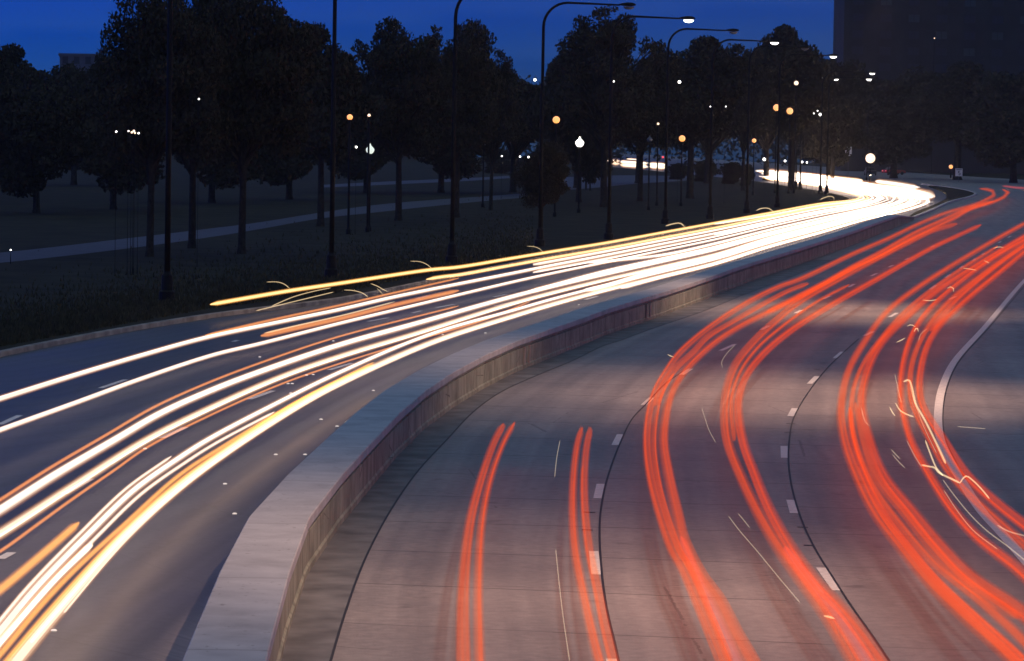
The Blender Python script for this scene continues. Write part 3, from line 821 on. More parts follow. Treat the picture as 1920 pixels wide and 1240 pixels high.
R5M = [(2090, 1400), (1920, 1203), (1830, 1120), (1760, 1064), (1694, 990), (1646, 925), (1612, 852), (1597, 790), (1600, 735), (1618, 685), (1650, 638), (1700, 582), (1780, 520), (1870, 462)]
tail('red', R5L, 0.108, 'left red streak of the lane left of the solid edge line')
tail('scarlet', R5R, 0.108, 'right scarlet streak of the third busy lane')
tail('red', R5M, 0.075, 'middle red streak of the third busy lane')
tail('scarlet', [(u + 16, v + 2) for u, v in R5L[1:9]], 0.075, 'scarlet strand between the left and middle streaks of the third busy lane')
tail('red', [(u - 12, v + 6) for u, v in R5R[1:8]], 0.07, 'red strand just left of the scarlet streak in the third busy lane')
R6L = [(2030, 1200), (1920, 1078), (1831, 1006), (1781, 950), (1734, 876), (1708, 826), (1690, 750), (1693, 685), (1714, 620), (1748, 574), (1813, 519), (1880, 474), (1930, 446), (2010, 400)]
R6C = [(2040, 1130), (1920, 1020), (1881, 986), (1827, 936), (1781, 886), (1745, 826), (1709, 750), (1708, 690), (1730, 630), (1772, 572), (1840, 515), (1920, 458), (2000, 410)]
R6R = [(2050, 1080), (1920, 984), (1864, 940), (1814, 893), (1772, 830), (1727, 752), (1727, 690), (1749, 628), (1800, 573), (1880, 506), (1930, 466), (2010, 415)]
tail('scarlet', R6L, 0.095, 'left scarlet streak of the outermost lane, crossing the pale squiggles')
tail('red', R6C, 0.09, 'middle red streak of the outermost lane')
tail('scarlet', R6R, 0.10, 'rightmost scarlet streak of all, lying over the solid edge line')
tail('scarlet', [(1745, 620), (1790, 566), (1860, 506), (1930, 456), (2000, 412)], 0.09, 'short scarlet strand filling the outermost lane near the right edge')
tail('dim_red', [(1880, 349), (1905, 352), (1940, 354)], 0.16, 'faint red dash at the right edge beyond the bend', step=5)

# pale squiggles on the outermost lane
SG = 'pale squiggles of light over the red streaks'
for pts, r, lab in (([(1694, 716), (1704, 713), (1710, 728), (1717, 757), (1735, 790), (1755, 830), (1773, 869)], 0.045, 'thick pale squiggle with a rounded head over the outermost streak'),
                    ([(1678, 702), (1681, 716), (1688, 748), (1690, 755)], 0.02, 'short pale tick left of the thick squiggle'),
                    ([(1679, 756), (1688, 770), (1700, 777), (1713, 782)], 0.028, 'pale curl crossing the outermost streak below the thick squiggle'),
                    ([(1728, 872), (1742, 875), (1752, 877), (1760, 886), (1775, 894), (1786, 899), (1800, 906)], 0.032, 'pale zigzag crossing the outermost streak'),
                    ([(1735, 826), (1744, 850), (1756, 878), (1768, 892)], 0.03, 'pale strand running down into the zigzag'),
                    ([(1800, 906), (1806, 897), (1812, 893), (1825, 902), (1840, 917), (1855, 935)], 0.026, 'pale hook right of the zigzag, over the edge line'),
                    ([(1706, 724), (1712, 745), (1732, 800), (1756, 850)], 0.016, 'hair-fine pale line left of the thick squiggle'),
                    ([(1700, 826), (1715, 855), (1728, 876)], 0.016, 'hair-fine pale line along the left side of the outermost streak'),
                    ([(1768, 900), (1790, 930), (1820, 966), (1850, 995), (1890, 1025), (1935, 1062)], 0.02, 'long fine pale line beside the edge line'),
                    ([(1870, 985), (1890, 996), (1925, 1006)], 0.022, 'fine pale line crossing the edge line at the right'),
                    ([(1770, 920), (1795, 958), (1825, 995), (1870, 1030)], 0.016, 'fine pale line left of the edge line near the right'),
                    ([(1701, 612), (1708, 609), (1716, 613)], 0.03, 'tiny pale arc over the dark gap'),
                    ([(1714, 622), (1719, 614), (1722, 622)], 0.035, 'tiny pale peak beside the arc'),
                    ([(1681, 642), (1690, 638), (1697, 634)], 0.03, 'short pale dash left of the arc'),
                    ([(1722, 640), (1727, 626), (1738, 617)], 0.022, 'fine pale curve right of the peak'),
                    ([(1776, 541), (1783, 538), (1789, 543), (1788, 547)], 0.035, 'small pale hook high on the outermost streak'),
                    ([(1730, 563), (1745, 564), (1756, 562)], 0.03, 'pale dash between the third and outermost lanes'),
                    ([(1806, 503), (1820, 505), (1831, 507)], 0.03, 'fine pale dash between lanes near the right edge'),
                    ([(1845, 489), (1850, 491), (1855, 494)], 0.035, 'small pale tick over the outermost lane near the right edge'),
                    ([(1863, 466), (1873, 463), (1882, 465)], 0.04, 'pale tick over the third lane near the right edge'),
                    ([(1615, 765), (1622, 790), (1630, 799)], 0.02, 'fine pale tick right of the third lane'),
                    ([(1668, 763), (1673, 773), (1678, 780)], 0.03, 'short pale dash in the dark gap beside the squiggle'),
                    ([(1671, 843), (1680, 853), (1688, 861)], 0.022, 'upper fine pale dash in the dark gap'),
                    ([(1673, 852), (1685, 866), (1697, 878)], 0.018, 'lower fine pale dash in the dark gap'),
                    ([(1795, 800), (1820, 802), (1848, 804)], 0.018, 'thin orange dash alone on the right shoulder'),
                    ([(1355, 690), (1353, 680), (1362, 664), (1378, 647)], 0.016, 'fine pale curve in the gap left of the second busy lane'),
                    ([(1316, 765), (1322, 785), (1330, 808), (1342, 830)], 0.014, 'fine pale line left of the second busy lane'),
                    ([(1366, 968), (1384, 992), (1420, 1034), (1466, 1090), (1500, 1130)], 0.014, 'fine pale line falling across the second busy lane'),
                    ([(1384, 963), (1394, 975), (1406, 990)], 0.014, 'short fine pale line beside the falling one'),
                    ([(1545, 1155), (1555, 1157), (1564, 1160)], 0.028, 'small pale dash on the second busy lane near the bottom'),
                    ([(1042, 1030), (1047, 1080), (1055, 1150), (1068, 1240)], 0.010, 'hair-fine pale line in the empty second lane'),
                    ([(1040, 895), (1044, 858), (1050, 826)], 0.010, 'hair-fine pale tick above the empty second lane'),
                    ([(1252, 665), (1258, 668), (1263, 670)], 0.03, 'small pale tick left of the first busy lane')):
    light_line('light_flick', pts, 0.85, max(0.01, r * 0.7), 'fine' if r < 0.026 else 'spark', lab, 'light flick', SG, step=4, n=6)

# ------------------------------------------------------------------ street lamps with a long arm
def street_lamp(base, H, arm, rz, lit, label, group, glass='lit_white', power=0.0, col=(1, 0.6, 0.4), spot=95, aim=0.0):
    root = empty('street_lamp', base, rz)
    tag(root, label, 'street lamp', group)
    MB().lathe([(0.30, 0), (0.30, 0.35), (0.22, 0.42), (0.20, 0.95), (0.13, 1.05), (0.115, 1.1)], n=12).build('lamp_base', M['pole'], root)
    rb = min(1.6, arm * 0.32)
    pts = [(0, 0, 1.0), (0, 0, H * 0.5), (0, 0, H - rb)]
    for k in range(1, 9):
        w = math.pi / 2 * k / 8
        pts.append((rb - rb * math.cos(w), 0, H - rb + rb * math.sin(w)))
    pts.append((arm * 0.6, 0, H - 0.03)); pts.append((arm, 0, H - 0.08))
    rad = [0.115, 0.10, 0.09] + [0.085 - 0.002 * k for k in range(8)] + [0.06, 0.05]
    MB().tube(pts, rad, 10).build('mast_arm', M['pole'], root, True)
    hd = MB()
    hv = []
    prof = [(-0.05, 0.07, 0.05), (0.15, 0.13, 0.10), (0.45, 0.19, 0.15), (0.75, 0.17, 0.13), (0.92, 0.08, 0.05)]
    n = 10
    for x, wy, hz in prof:
        for k in range(n):
            w = 2 * math.pi * k / n
            hv.append((arm + x, wy * math.cos(w), H - 0.06 + hz * math.sin(w) * (1.0 if math.sin(w) > 0 else 0.6)))
    hf = [(i * n + k, i * n + (k + 1) % n, (i + 1) * n + (k + 1) % n, (i + 1) * n + k) for i in range(len(prof) - 1) for k in range(n)]
    hf += [tuple(range(n))[::-1], tuple((len(prof) - 1) * n + k for k in range(n))]
    hd.add(hv, hf); hd.build('lamp_head', M['pole'], root, True)
    gl = MB()
    vs, fs = [], []
    for i, (sc, z) in enumerate(((1.0, -0.10), (0.92, -0.17), (0.6, -0.24), (0.15, -0.27))):
        for k in range(12):
            w = 2 * math.pi * k / 12
            vs.append((arm + 0.52 + 0.32 * sc * math.cos(w), 0.16 * sc * math.sin(w), H - 0.06 + z))
    for i in range(3):
        for k in range(12):
            fs.append((i * 12 + k, i * 12 + (k + 1) % 12, (i + 1) * 12 + (k + 1) % 12, (i + 1) * 12 + k))
    fs.append(tuple(range(12))); fs.append(tuple(36 + k for k in range(12)))
    gl.add(vs, fs); gl.build('lamp_glass', M[glass] if lit else M['unlit'], root, True)
    if power:
        ld = bpy.data.lights.new('lamp_light', 'SPOT')
        ld.energy = power / K; ld.color = col; ld.spot_size = math.radians(spot); ld.spot_blend = 1.0; ld.shadow_soft_size = 0.25
        lo = bpy.data.objects.new('lamp_light', ld); COL.objects.link(lo); lo.parent = root
        lo.location = (arm + 0.52, 0, H - 0.4)
        lo.rotation_euler = (0, -aim, 0)
    return root

LG = 'arched street lamps along the grass verge'
def verge_lamp(u, v, head_uv, lit, label, **kw):
    b = ground(u, v, 0.14)
    if head_uv:
        hp = at(head_uv[0], head_uv[1], b.y)
        H, arm = hp.z - 0.14 + 0.2, max(2.5, hp.x - b.x - 0.55)
    else:
        H, arm = 13.6, 5.3
    return street_lamp(b, H, arm, 0.0, lit, label, LG, **kw)
verge_lamp(313, 565, None, True, 'tall arched lamp post nearest on the verge, in front of the big left trees')
verge_lamp(621, 521, None, True, 'second tall lamp post on the verge, rising past the round tree')
verge_lamp(847, 495, None, True, 'third lamp post on the verge, its top leaving the picture over the middle trees')
verge_lamp(1012, 462, (1180, 14), False, 'arched lamp post whose unlit arm stands clear against the blue sky')
verge_lamp(1141, 449, (1292, 39), True, 'arched lamp post with the brightest white head against the sky')
verge_lamp(1247, 420, (1376, 61), False, 'arched lamp post with an unlit arm just above the dense tree')
verge_lamp(1331, 411, (1453, 81), True, 'arched lamp post with a lit head in front of the round far tree')
verge_lamp(1400, 400, (1510, 92), False, 'arched lamp post half hidden by the round far tree')
verge_lamp(1457, 389, (1563, 107), True, 'arched lamp post whose lit head hangs beside the tower edge')
FL = [((1492, 356), (1539, 147), 'far lamp post, left one of the close pair at the far arm'), ((1500, 356), (1567, 150), 'far lamp post, right one of the close pair at the far arm'),
      ((1538, 364), (1635, 139), 'far lamp post with thick base, left of two at the island tip'), ((1550, 365), (1629, 150), 'far lamp post with thick base, right of two at the island tip')]
for (u, v), hd, lab in FL:
    b = ground(u, v, 0.14); hp = at(hd[0], hd[1], b.y)
    street_lamp(b, hp.z + 0.1, max(2.5, hp.x - b.x - 0.5), 0.0, True, lab, 'distant arched lamps beyond the grass tip')
# the row on the far shoulder of the right carriageway (they make the warm pools on the slabs)
for (x, y, arm, p, sp, aim, lab) in ((11.2, 48, 7.2, 5600, 118, 22, 'warm street lamp on the right shoulder nearest the bridge'), (17.2, 88, 6.2, 7200, 100, 20, 'warm street lamp on the right shoulder, second from the bridge'),
                       (21.5, 132, 7.0, 7000, 95, 15, 'warm street lamp on the right shoulder, third from the bridge')):
    street_lamp((x, y, 0), 12.5, arm, math.pi, True, lab, 'street lamps of the right shoulder', 'lit_warm', p, (1.0, 0.60, 0.40), sp, math.radians(aim))

# ------------------------------------------------------------------ park lamps and far lights
def globe_lamp(u, v, Y, r, glass, label, group, acorn=False, n=12, thin=1.0, ground_z=0.0, name='park_lamp', cat='park lamp'):
    p = at(u, v, Y)
    H = max(0.6, p.z)
    root = empty(name, (p.x, p.y, ground_z))
    tag(root, label, cat, group)
    MB().lathe([(0.16 * thin, 0), (0.15 * thin, 0.4), (0.08 * thin, 0.55), (0.06 * thin, H - r * 1.2), (0.10 * thin, H - r * 1.05), (0.10 * thin, H - r * 0.8)], n=8).build('post', M['pole'], root)
    if acorn: pr = [(0.45, -0.95), (0.8, -0.6), (1.0, -0.15), (0.95, 0.25), (0.6, 0.65), (0.28, 0.95), (0.14, 1.35), (0.02, 1.5)]
    else: pr = [(math.cos(a) + 1e-3, math.sin(a)) for a in np.linspace(-1.5, 1.5, 9)]
    MB().lathe([(a * r, H + b * r) for a, b in pr], n=n).build('globe', M[glass], root, True)
    return root
SGp = 'orange sodium park lamps'
for u, v, Y, r, g_, lab in ((656, 220, 215, 0.250, 'lit_sodium', 'orange park lamp left of a smaller one, between the left trees'),
                           (692, 216.5, 220, 0.135, 'lit_warm', 'small orange park lamp just right of a brighter one'),
                           (1043, 225, 270, 0.389, 'lit_sodium', 'bright orange park lamp alone in the dark middle trees'),
                           (1279, 260, 320, 0.407, 'lit_sodium', 'orange park lamp just above the long cream bars'),
                           (1414, 264, 390, 0.334, 'lit_sodium', 'small orange park lamp left of the far arm'),
                           (1456, 202, 405, 0.535, 'lit_sodium', 'left of the twin orange lamps in the dark'),
                           (1481, 208.5, 405, 0.535, 'lit_sodium', 'right of the twin orange lamps in the dark'),
                           (1783, 313, 620, 0.50, 'lit_sodium', 'orange lamp beside the square white sign on the far right'),
                           (1234, 232.5, 320, 0.160, 'lit_warm', 'tiny warm lamp above the cream bars'),
                           (1493, 156, 405, 0.358, 'lit_warm', 'pale warm lamp above the twin orange lamps'),
                           (1629, 151, 560, 0.438, 'lit_white', 'white globe beside the tower base')):
    globe_lamp(u, v, Y, r * 0.72, g_, lab, SGp if g_ == 'lit_sodium' else None)
globe_lamp(694, 281, 222, 0.27, 'lit_pale', 'pale green-white acorn lamp glowing under the left trees', None, True)
globe_lamp(1087, 268, 285, 0.34, 'lit_white', 'white acorn lamp above the left end of the cream bars', None, True)
for u, v, lab in ((907, 268, 'unlit acorn lamp faint in the dark grass, left of the others'), (1218, 262, 'unlit acorn lamp faint above the cream bars')):
    globe_lamp(u, v, 300, 0.24, 'unlit', lab, 'unlit acorn lamps', True)
# small far lamps, each its own post
DG = 'tiny far street lights'
for u, v, Y, r, lab in ((1003, 150, 290, 0.116, 'tiny white light left of the unlit arched lamp'), (1151, 153, 285, 0.065, 'faint white speck below the feathery tree'),
                        (1274, 154, 335, 0.144, 'small white light under the dense middle tree'), (373, 186, 160, 0.040, 'lone white speck inside the big left tree'),
                        (218, 247, 150, 0.04, 'white speck far left of the lit cluster'), (668, 276, 215, 0.068, 'tiny white light just left of the acorn lamp'),
                        (1538, 215, 405, 0.162, 'small pale light right of the twin orange lamps'), (1526, 213, 406, 0.073, 'faint speck left of the small pale light'),
                        (1533, 208, 407, 0.072, 'faint speck above the small pale light'), (1665, 270, 800, 0.28, 'small white light right of the great white headlight'),
                        (1699, 272, 800, 0.15, 'faint white speck right of the small white light'), (1774, 307, 800, 0.26, 'white light left of the orange lamp at the far right'),
                        (1819, 306, 760, 0.30, 'white light between the sign and the right edge'), (1332, 200, 335, 0.057, 'faint speck high in the dark woods, left of two'),
                        (1361, 200, 335, 0.057, 'faint speck high in the dark woods, right of two'), (1433, 299, 450, 0.194, 'pale light at the left end of the far arm'),
                        (1472, 302, 450, 0.138, 'pale speck above the far arm by the lamp posts'), (1504, 304, 450, 0.138, 'white speck above the far arm, middle of three'),
                        (1513, 305, 452, 0.110, 'white speck above the far arm, right of three'), (1369, 321, 560, 0.26, 'white light low in the shrubs right of the cream bars'),
                        (1362, 322.5, 570, 0.20, 'white speck just left of the low white light'), (1322, 322, 580, 0.22, 'white speck in the shrubs left of the low white light'),
                        (1297, 314, 600, 0.24, 'white speck right of the longest cream bars'), (1310, 315, 610, 0.14, 'faint speck right of the last cream bar'),
                        (1290, 318, 600, 0.18, 'warm speck below the last cream bar'), (1381, 321, 560, 0.13, 'faint speck right of the low white light'),
                        (1021, 297, 340, 0.117, 'white speck left of the cream bars'), (1046, 298, 340, 0.128, 'brighter white speck left of the cream bars'),
                        (975, 294, 340, 0.085, 'left speck of the row under the middle trees'), (991, 295, 340, 0.096, 'second speck of the row under the middle trees'),
                        (941, 293, 340, 0.074, 'faint speck at the left end of the row under the middle trees'), (20, 469, 160, 0.035, 'tiny blue-white point on the footpath at the left edge'),
                        (1243, 295, 650, 0.20, 'tiny red-tinted light above the last cream bar')):
    globe_lamp(u, v, Y, r, 'lit_red' if 'red-tinted' in lab else ('lit_warm' if 'warm' in lab else 'lit_white'), lab, DG, n=8, thin=0.14, name='far_lamp', cat='street light')
# the lit cluster far left
for k, (u, v, r) in enumerate(((241, 246, 0.16), (247, 248.5, 0.24), (251, 246, 0.28), (253, 249.5, 0.22), (260, 250, 0.20))):
    globe_lamp(u, v, 150, r * 0.20, 'lit_warm' if 0 < k < 4 else 'lit_white', 'warm lamp in the tight lit cluster under the left tree, %s' % ['at its left end', 'low left', 'the top one', 'low right', 'at its right end'][k], 'tight cluster of warm lamps', n=8, thin=0.14, name='far_lamp', cat='street light')

# ------------------------------------------------------------------ signs
def road_sign(u, v, Y, w, h, lines, label):
    p = at(u, v, Y)
    root = empty('road_sign', (p.x, p.y, 0))
    tag(root, label, 'road sign')
    MB().box((0, 0.04, p.z / 2), (0.07, 0.07, p.z), 0).build('post', M['steel'], root)
    MB().box((0, -0.02, p.z), (w, 0.03, h)).build('sign_plate', M['sign'], root)
    for (dx, dz, sx_, sz) in lines:
        MB().box((dx * w, -0.045, p.z + dz * h), (sx_ * w, 0.012, sz * h)).build('sign_mark', M['black'], root)
    return root
def seg7(ch, cx, cz, s, t=0.05):
    on = {'4': 'bcfg', '0': 'abcdef', '5': 'acdfg'}[ch]
    D = {'a': (0, 1, s, t), 'd': (0, -1, s, t), 'g': (0, 0, s, t), 'b': (1, .5, t, s), 'c': (1, -.5, t, s), 'e': (-1, -.5, t, s), 'f': (-1, .5, t, s)}
    return [(cx + D[k][0] * s / 2, cz + D[k][1] * s, D[k][2], D[k][3]) for k in on]
s1 = road_sign(1591, 284, 560, 1.0, 1.5, [(0, 0.36, 0.6, 0.09), (0, 0.18, 0.5, 0.08)] + seg7('0', 0, -0.18, 0.22, 0.09), 'narrow white road sign with a dark ring shape, left of the great headlight')
s2 = road_sign(1798, 323.5, 560, 1.15, 1.25, [(0, 0.36, 0.8, 0.07)] + seg7('5', 0.05, -0.08, 0.24, 0.08), 'square white road sign with dark marks at the far right')

# ------------------------------------------------------------------ cars at the far crossing
def car(p, rz, paint, label, lamps):
    root = empty('car', p, rz)
    tag(root, label, 'car')
    prof = [(-2.15, 0.32), (-2.2, 0.62), (-1.95, 0.86), (-1.0, 0.95), (1.45, 0.98), (2.05, 0.9), (2.15, 0.55), (2.1, 0.32)]
    def ext(pr, w):
        n = len(pr)
        v = [(y_, s * w, z) for s in (-1, 1) for y_, z in pr]
        v = [(s_, y_, z) for (y_, s_, z) in v]
        f = [tuple(range(n)), tuple(range(n, 2 * n))[::-1]] + [(i, i + n, (i + 1) % n + n, (i + 1) % n) for i in range(n)]
        return v, f
    v, f = ext(prof, 0.88); MB().add(v, f).build('body', M[paint], root)
    v, f = ext([(-1.05, 0.95), (-0.35, 1.42), (0.95, 1.44), (1.6, 0.98)], 0.74); MB().add(v, f).build('cabin_glass', M['pane'], root)
    v, f = ext([(-0.40, 1.40), (-0.33, 1.47), (0.93, 1.49), (1.02, 1.43)], 0.76); MB().add(v, f).build('roof', M[paint], root)
    for x in (-0.82, 0.82):
        for y in (-1.35, 1.4):
            wv = MB(); wv.tube([(x - 0.1, y, 0.32), (x + 0.1, y, 0.32)], 0.32, 14); wv.build('wheel', M['tyre'], root)
    for x in (-0.62, 0.62):
        MB().lathe([(0.14, 0), (0.12, 0.06), (0.02, 0.09)], n=10).build('headlight', M['lit_head'] if lamps else M['unlit'], root)
        o = root.children[-1]; o.location = (x, -2.15, 0.66); o.rotation_euler = (math.pi / 2, 0, 0)
        MB().box((x, 2.13, 0.75), (0.32, 0.08, 0.16)).build('taillight', M['lit_red'], root)
    return root
b = at(1632, 303, 640)
car((b.x, b.y, 0), 0.03, 'dark_paint', 'dark car with blazing white headlights facing the camera at the far crossing', True)
b = at(1676, 306, 660)
car((b.x, b.y, 0), math.radians(115), 'red_paint', 'red car turning at the far crossing beside the blazing headlights', False)
# the blazing light itself: a globe on its own post, nearer than the dark car
globe_lamp(1632, 297, 500, 0.70, 'lit_warm', 'largest white light of the far crossing, above the dark car', None)
globe_lamp(1666, 286, 650, 0.22, 'lit_red', 'small red signal light right of the great white light', None, name='signal_lamp', cat='signal light')

# ------------------------------------------------------------------ buildings
def building(name, x0, x1, y, depth, H, mat, label, cols, rows, z0, fl, lit):
    root = empty(name, ((x0 + x1) / 2, y, 0))
    tag(root, label, 'building')
    w = x1 - x0
    MB().box((0, depth / 2, H / 2), (w, depth, H)).build('wall', mat, root)
    MB().box((0, depth / 2, H + 0.4), (w + 0.6, depth + 0.6, 0.8)).build('roof', mat, root)
    sp = w / cols
    for r in range(rows):
        for c in range(cols):
            x = -w / 2 + sp * (c + 0.5); z = z0 + fl * r
            f = MB(); ww, wh = sp * 0.42, fl * 0.52
            for dx, dz, sx_, sz in ((0, wh / 2, ww + .3, .18), (0, -wh / 2, ww + .4, .22), (-ww / 2, 0, .16, wh), (ww / 2, 0, .16, wh), (0, 0, .10, wh)):
                f.box((x + dx, -0.06, z + dz), (sx_, 0.14 + 0.004 * abs(dz), sz))
            fo = f.build('window', M['frame'], root)
            MB().box((x, -0.012, z), (ww, 0.03, wh)).build('pane', M[lit.get((r, c), 'pane')], fo)
    return root
tx = at(1581, 120, 720).x
building('tower_block', tx, tx + 52, 720, 24, 62, M['tower'], 'dark tower block filling the upper right sky', 9, 11, 8.0, 3.4,
         {(6, 5): 'dim_window', (6, 3): 'dim_window', (7, 2): 'dim_window', (8, 4): 'dim_window', (5, 4): 'dim_window', (8, 1): 'dim_window', (7, 6): 'dim_window'})
globe_lamp(1752, 72, 716, 0.13, 'lit_warm', 'single lit point high on the dark tower face', None, name='far_lamp', cat='street light')
lx0, lx1 = at(112, 100, 900), at(176, 100, 900)
building('stone_block', lx0.x, lx1.x, 900, 14, lx0.z - 0.8, M['tower2'], 'pale flat-topped block rising behind the left trees', 3, 6, 4.0, 4.0, {})

# ------------------------------------------------------------------ footpaths in the park
def band(pts_top, pts_bot, mat, z):
    a = [ground(*p, z) for p in spline(pts_top, 12)]
    b = spline(pts_bot, 12)
    b = [ground(*b[int(round(k))], z) for k in np.linspace(0, len(b) - 1, len(a))]
    return sheet('footpath', a, b, 1, mat, z)
band([(-300, 497), (0, 474), (240, 447), (400, 428), (480, 418), (600, 399), (700, 385), (800, 376), (900, 369), (1050, 358)],
     [(-300, 517), (0, 493), (240, 466), (400, 444), (480, 431), (600, 410), (700, 399), (800, 388), (900, 378), (1050, 365)], M['path'], 0.146)
band([(600, 347), (760, 339), (900, 333), (1010, 326)], [(600, 352), (760, 345), (900, 338), (1010, 330)], M['path'], 0.147)
band([(1050, 333), (1120, 330), (1180, 329), (1300, 331)], [(1050, 358), (1120, 352), (1180, 346), (1300, 338)], M['path'], 0.148)

# tufts of grass near the kerb (uncountable)
V, F = [], []
def tuft(x, y, z, s):
    a = random.uniform(0, math.pi); dx, dy = math.cos(a) * s * 0.2, math.sin(a) * s * 0.2
    k = len(V); lx, ly = random.uniform(-.4, .4) * s, random.uniform(-.4, .4) * s
    V.extend([(x - dx, y - dy, z), (x + dx, y + dy, z), (x + lx, y + ly, z + s)]); F.append((k, k + 1, k + 2))
for _ in range(26000):
    u = random.uniform(-40, 1000)
    k = np.interp(u, [0, 400, 640, 860, 1050], [655, 582, 553, 508, 468])
    v = k - 4 - abs(random.gauss(0, 1)) * 42
    if v < 330: continue
    p = ground(u, v, 0.14)
    tuft(p.x, p.y, 0.138, random.uniform(0.06, 0.2) * (1.4 if random.random() < 0.12 else 1))
gt = mesh_obj('grass_tufts', V, F, M['blade']); tag(gt, 'short tufts of grass along the verge', 'grass', kind='stuff')

# ------------------------------------------------------------------ trees
def leaf_cloud(lobes, count, size, seed, flat=0.6):
    """many small leaf faces scattered through lobes [(centre, radii, weight)]"""
    r = np.random.default_rng(seed)
    w = np.array([l[2] for l in lobes]); w = w / w.sum()
    pick = r.choice(len(lobes), count, p=w)
    C = np.array([l[0] for l in lobes])[pick]; Rr = np.array([l[1] for l in lobes])[pick]
    d = r.normal(size=(count, 3)); d /= np.linalg.norm(d, axis=1)[:, None]
    rad = r.random(count) ** 0.42
    P = C + d * Rr * rad[:, None]
    # clumps: pull leaves toward twigs
    tw = P[r.integers(0, count, count // 9)]
    near = r.integers(0, len(tw), count)
    a = r.normal(size=(count, 3)); a /= np.linalg.norm(a, axis=1)[:, None]
    b = np.cross(a, r.normal(size=(count, 3))); b /= np.linalg.norm(b, axis=1)[:, None]
    s = size * r.uniform(0.6, 1.4, count)[:, None]
    v = np.stack([P - a * s * 0.5, P + b * s * 0.28, P + a * s * 0.5, P - b * s * 0.28], 1).reshape(-1, 3)
    f = np.arange(count * 4).reshape(-1, 4)
    return v, f.tolist()

def crown_lobes(seed, hw, hh, cz, n, sparse):
    r = np.random.default_rng(seed)
    L = []
    for k in range(n):
        a = r.uniform(0, 2 * math.pi); e = r.uniform(-0.9, 1.0); q = r.uniform(0.35, 0.95)
        c = (math.cos(a) * hw * q * math.sqrt(1 - min(0.95, e * e) * 0.8), math.sin(a) * hw * q * 0.8 * math.sqrt(1 - min(0.95, e * e) * 0.8), cz + e * hh * 0.78)
        s = r.uniform(0.22, 0.42) * (0.65 if sparse else 1.0)
        L.append((c, (hw * s, hw * s, hh * s * r.uniform(0.6, 1.0)), s ** 1.6))
    for k in range(n if n > 16 else 0):
        a = r.uniform(0, 2 * math.pi); e = r.uniform(-0.5, 1.0); q = r.uniform(0.9, 1.12)
        w = math.sqrt(max(0.05, 1 - min(1.0, e * e) * 0.9))
        s = r.uniform(0.07, 0.15)
        L.append(((math.cos(a) * hw * q * w, math.sin(a) * hw * q * w * 0.85, cz + e * hh * 0.95), (hw * s * 1.3, hw * s * 1.3, hh * s * 0.8), 0.5 * s ** 1.6))
    if not sparse:
        L.append(((0, 0, cz), (hw * 0.72, hw * 0.66, hh * 0.72), 1.4))
    return L

TREE_KINDS = {}
def tree_kind(key, seed, hw, hh, cz, n, sparse, count, size, mat):
    """unit of one kind: crown and trunk meshes, built once, shared by copies"""
    lobes = crown_lobes(seed, hw, hh, cz, n, sparse)
    v, f = leaf_cloud(lobes, count, size, seed)
    me = bpy.data.meshes.new('crown'); me.from_pydata(v.tolist(), [], f); me.materials.append(mat)
    mb = MB()
    r = random.Random(seed)
    top = cz + hh * 0.3
    mb.tube([(0, 0, -0.1), (0.03, 0, 0.5), (r.uniform(-.1, .1), 0.05, cz * 0.5), (r.uniform(-.2, .2), r.uniform(-.2, .2), top)], [0.42, 0.30, 0.24, 0.05], 9)
    for c, rr, w in lobes:
        z0 = r.uniform(cz * 0.4, cz * 0.8)
        mid = ((c[0]) * 0.45, c[1] * 0.45, z0 + (c[2] - z0) * 0.6)
        mb.tube([(0, 0, z0), mid, c], [0.12, 0.08, 0.02], 6)
    tm = bpy.data.meshes.new('trunk'); tm.from_pydata([tuple(p) for p in mb.v], [], mb.f); tm.materials.append(M['bark'])
    TREE_KINDS[key] = (me, tm, cz + hh, hw)

tree_kind('broad', 11, 5.2, 4.6, 8.2, 22, False, 30000, 0.30, M['leaf_a'])
tree_kind('spread', 23, 5.4, 4.4, 8.4, 26, False, 30000, 0.28, M['leaf_b'])
tree_kind('round', 37, 5.0, 4.8, 7.8, 16, False, 24000, 0.36, M['leaf_a'])
tree_kind('feathery', 41, 5.0, 5.0, 8.4, 30, True, 15000, 0.30, M['leaf_b'])
tree_kind('high', 61, 5.2, 3.7, 9.2, 22, False, 22000, 0.34, M['leaf_b'])
tree_kind('low', 53, 5.6, 4.2, 5.4, 20, False, 24000, 0.40, M['leaf_a'])

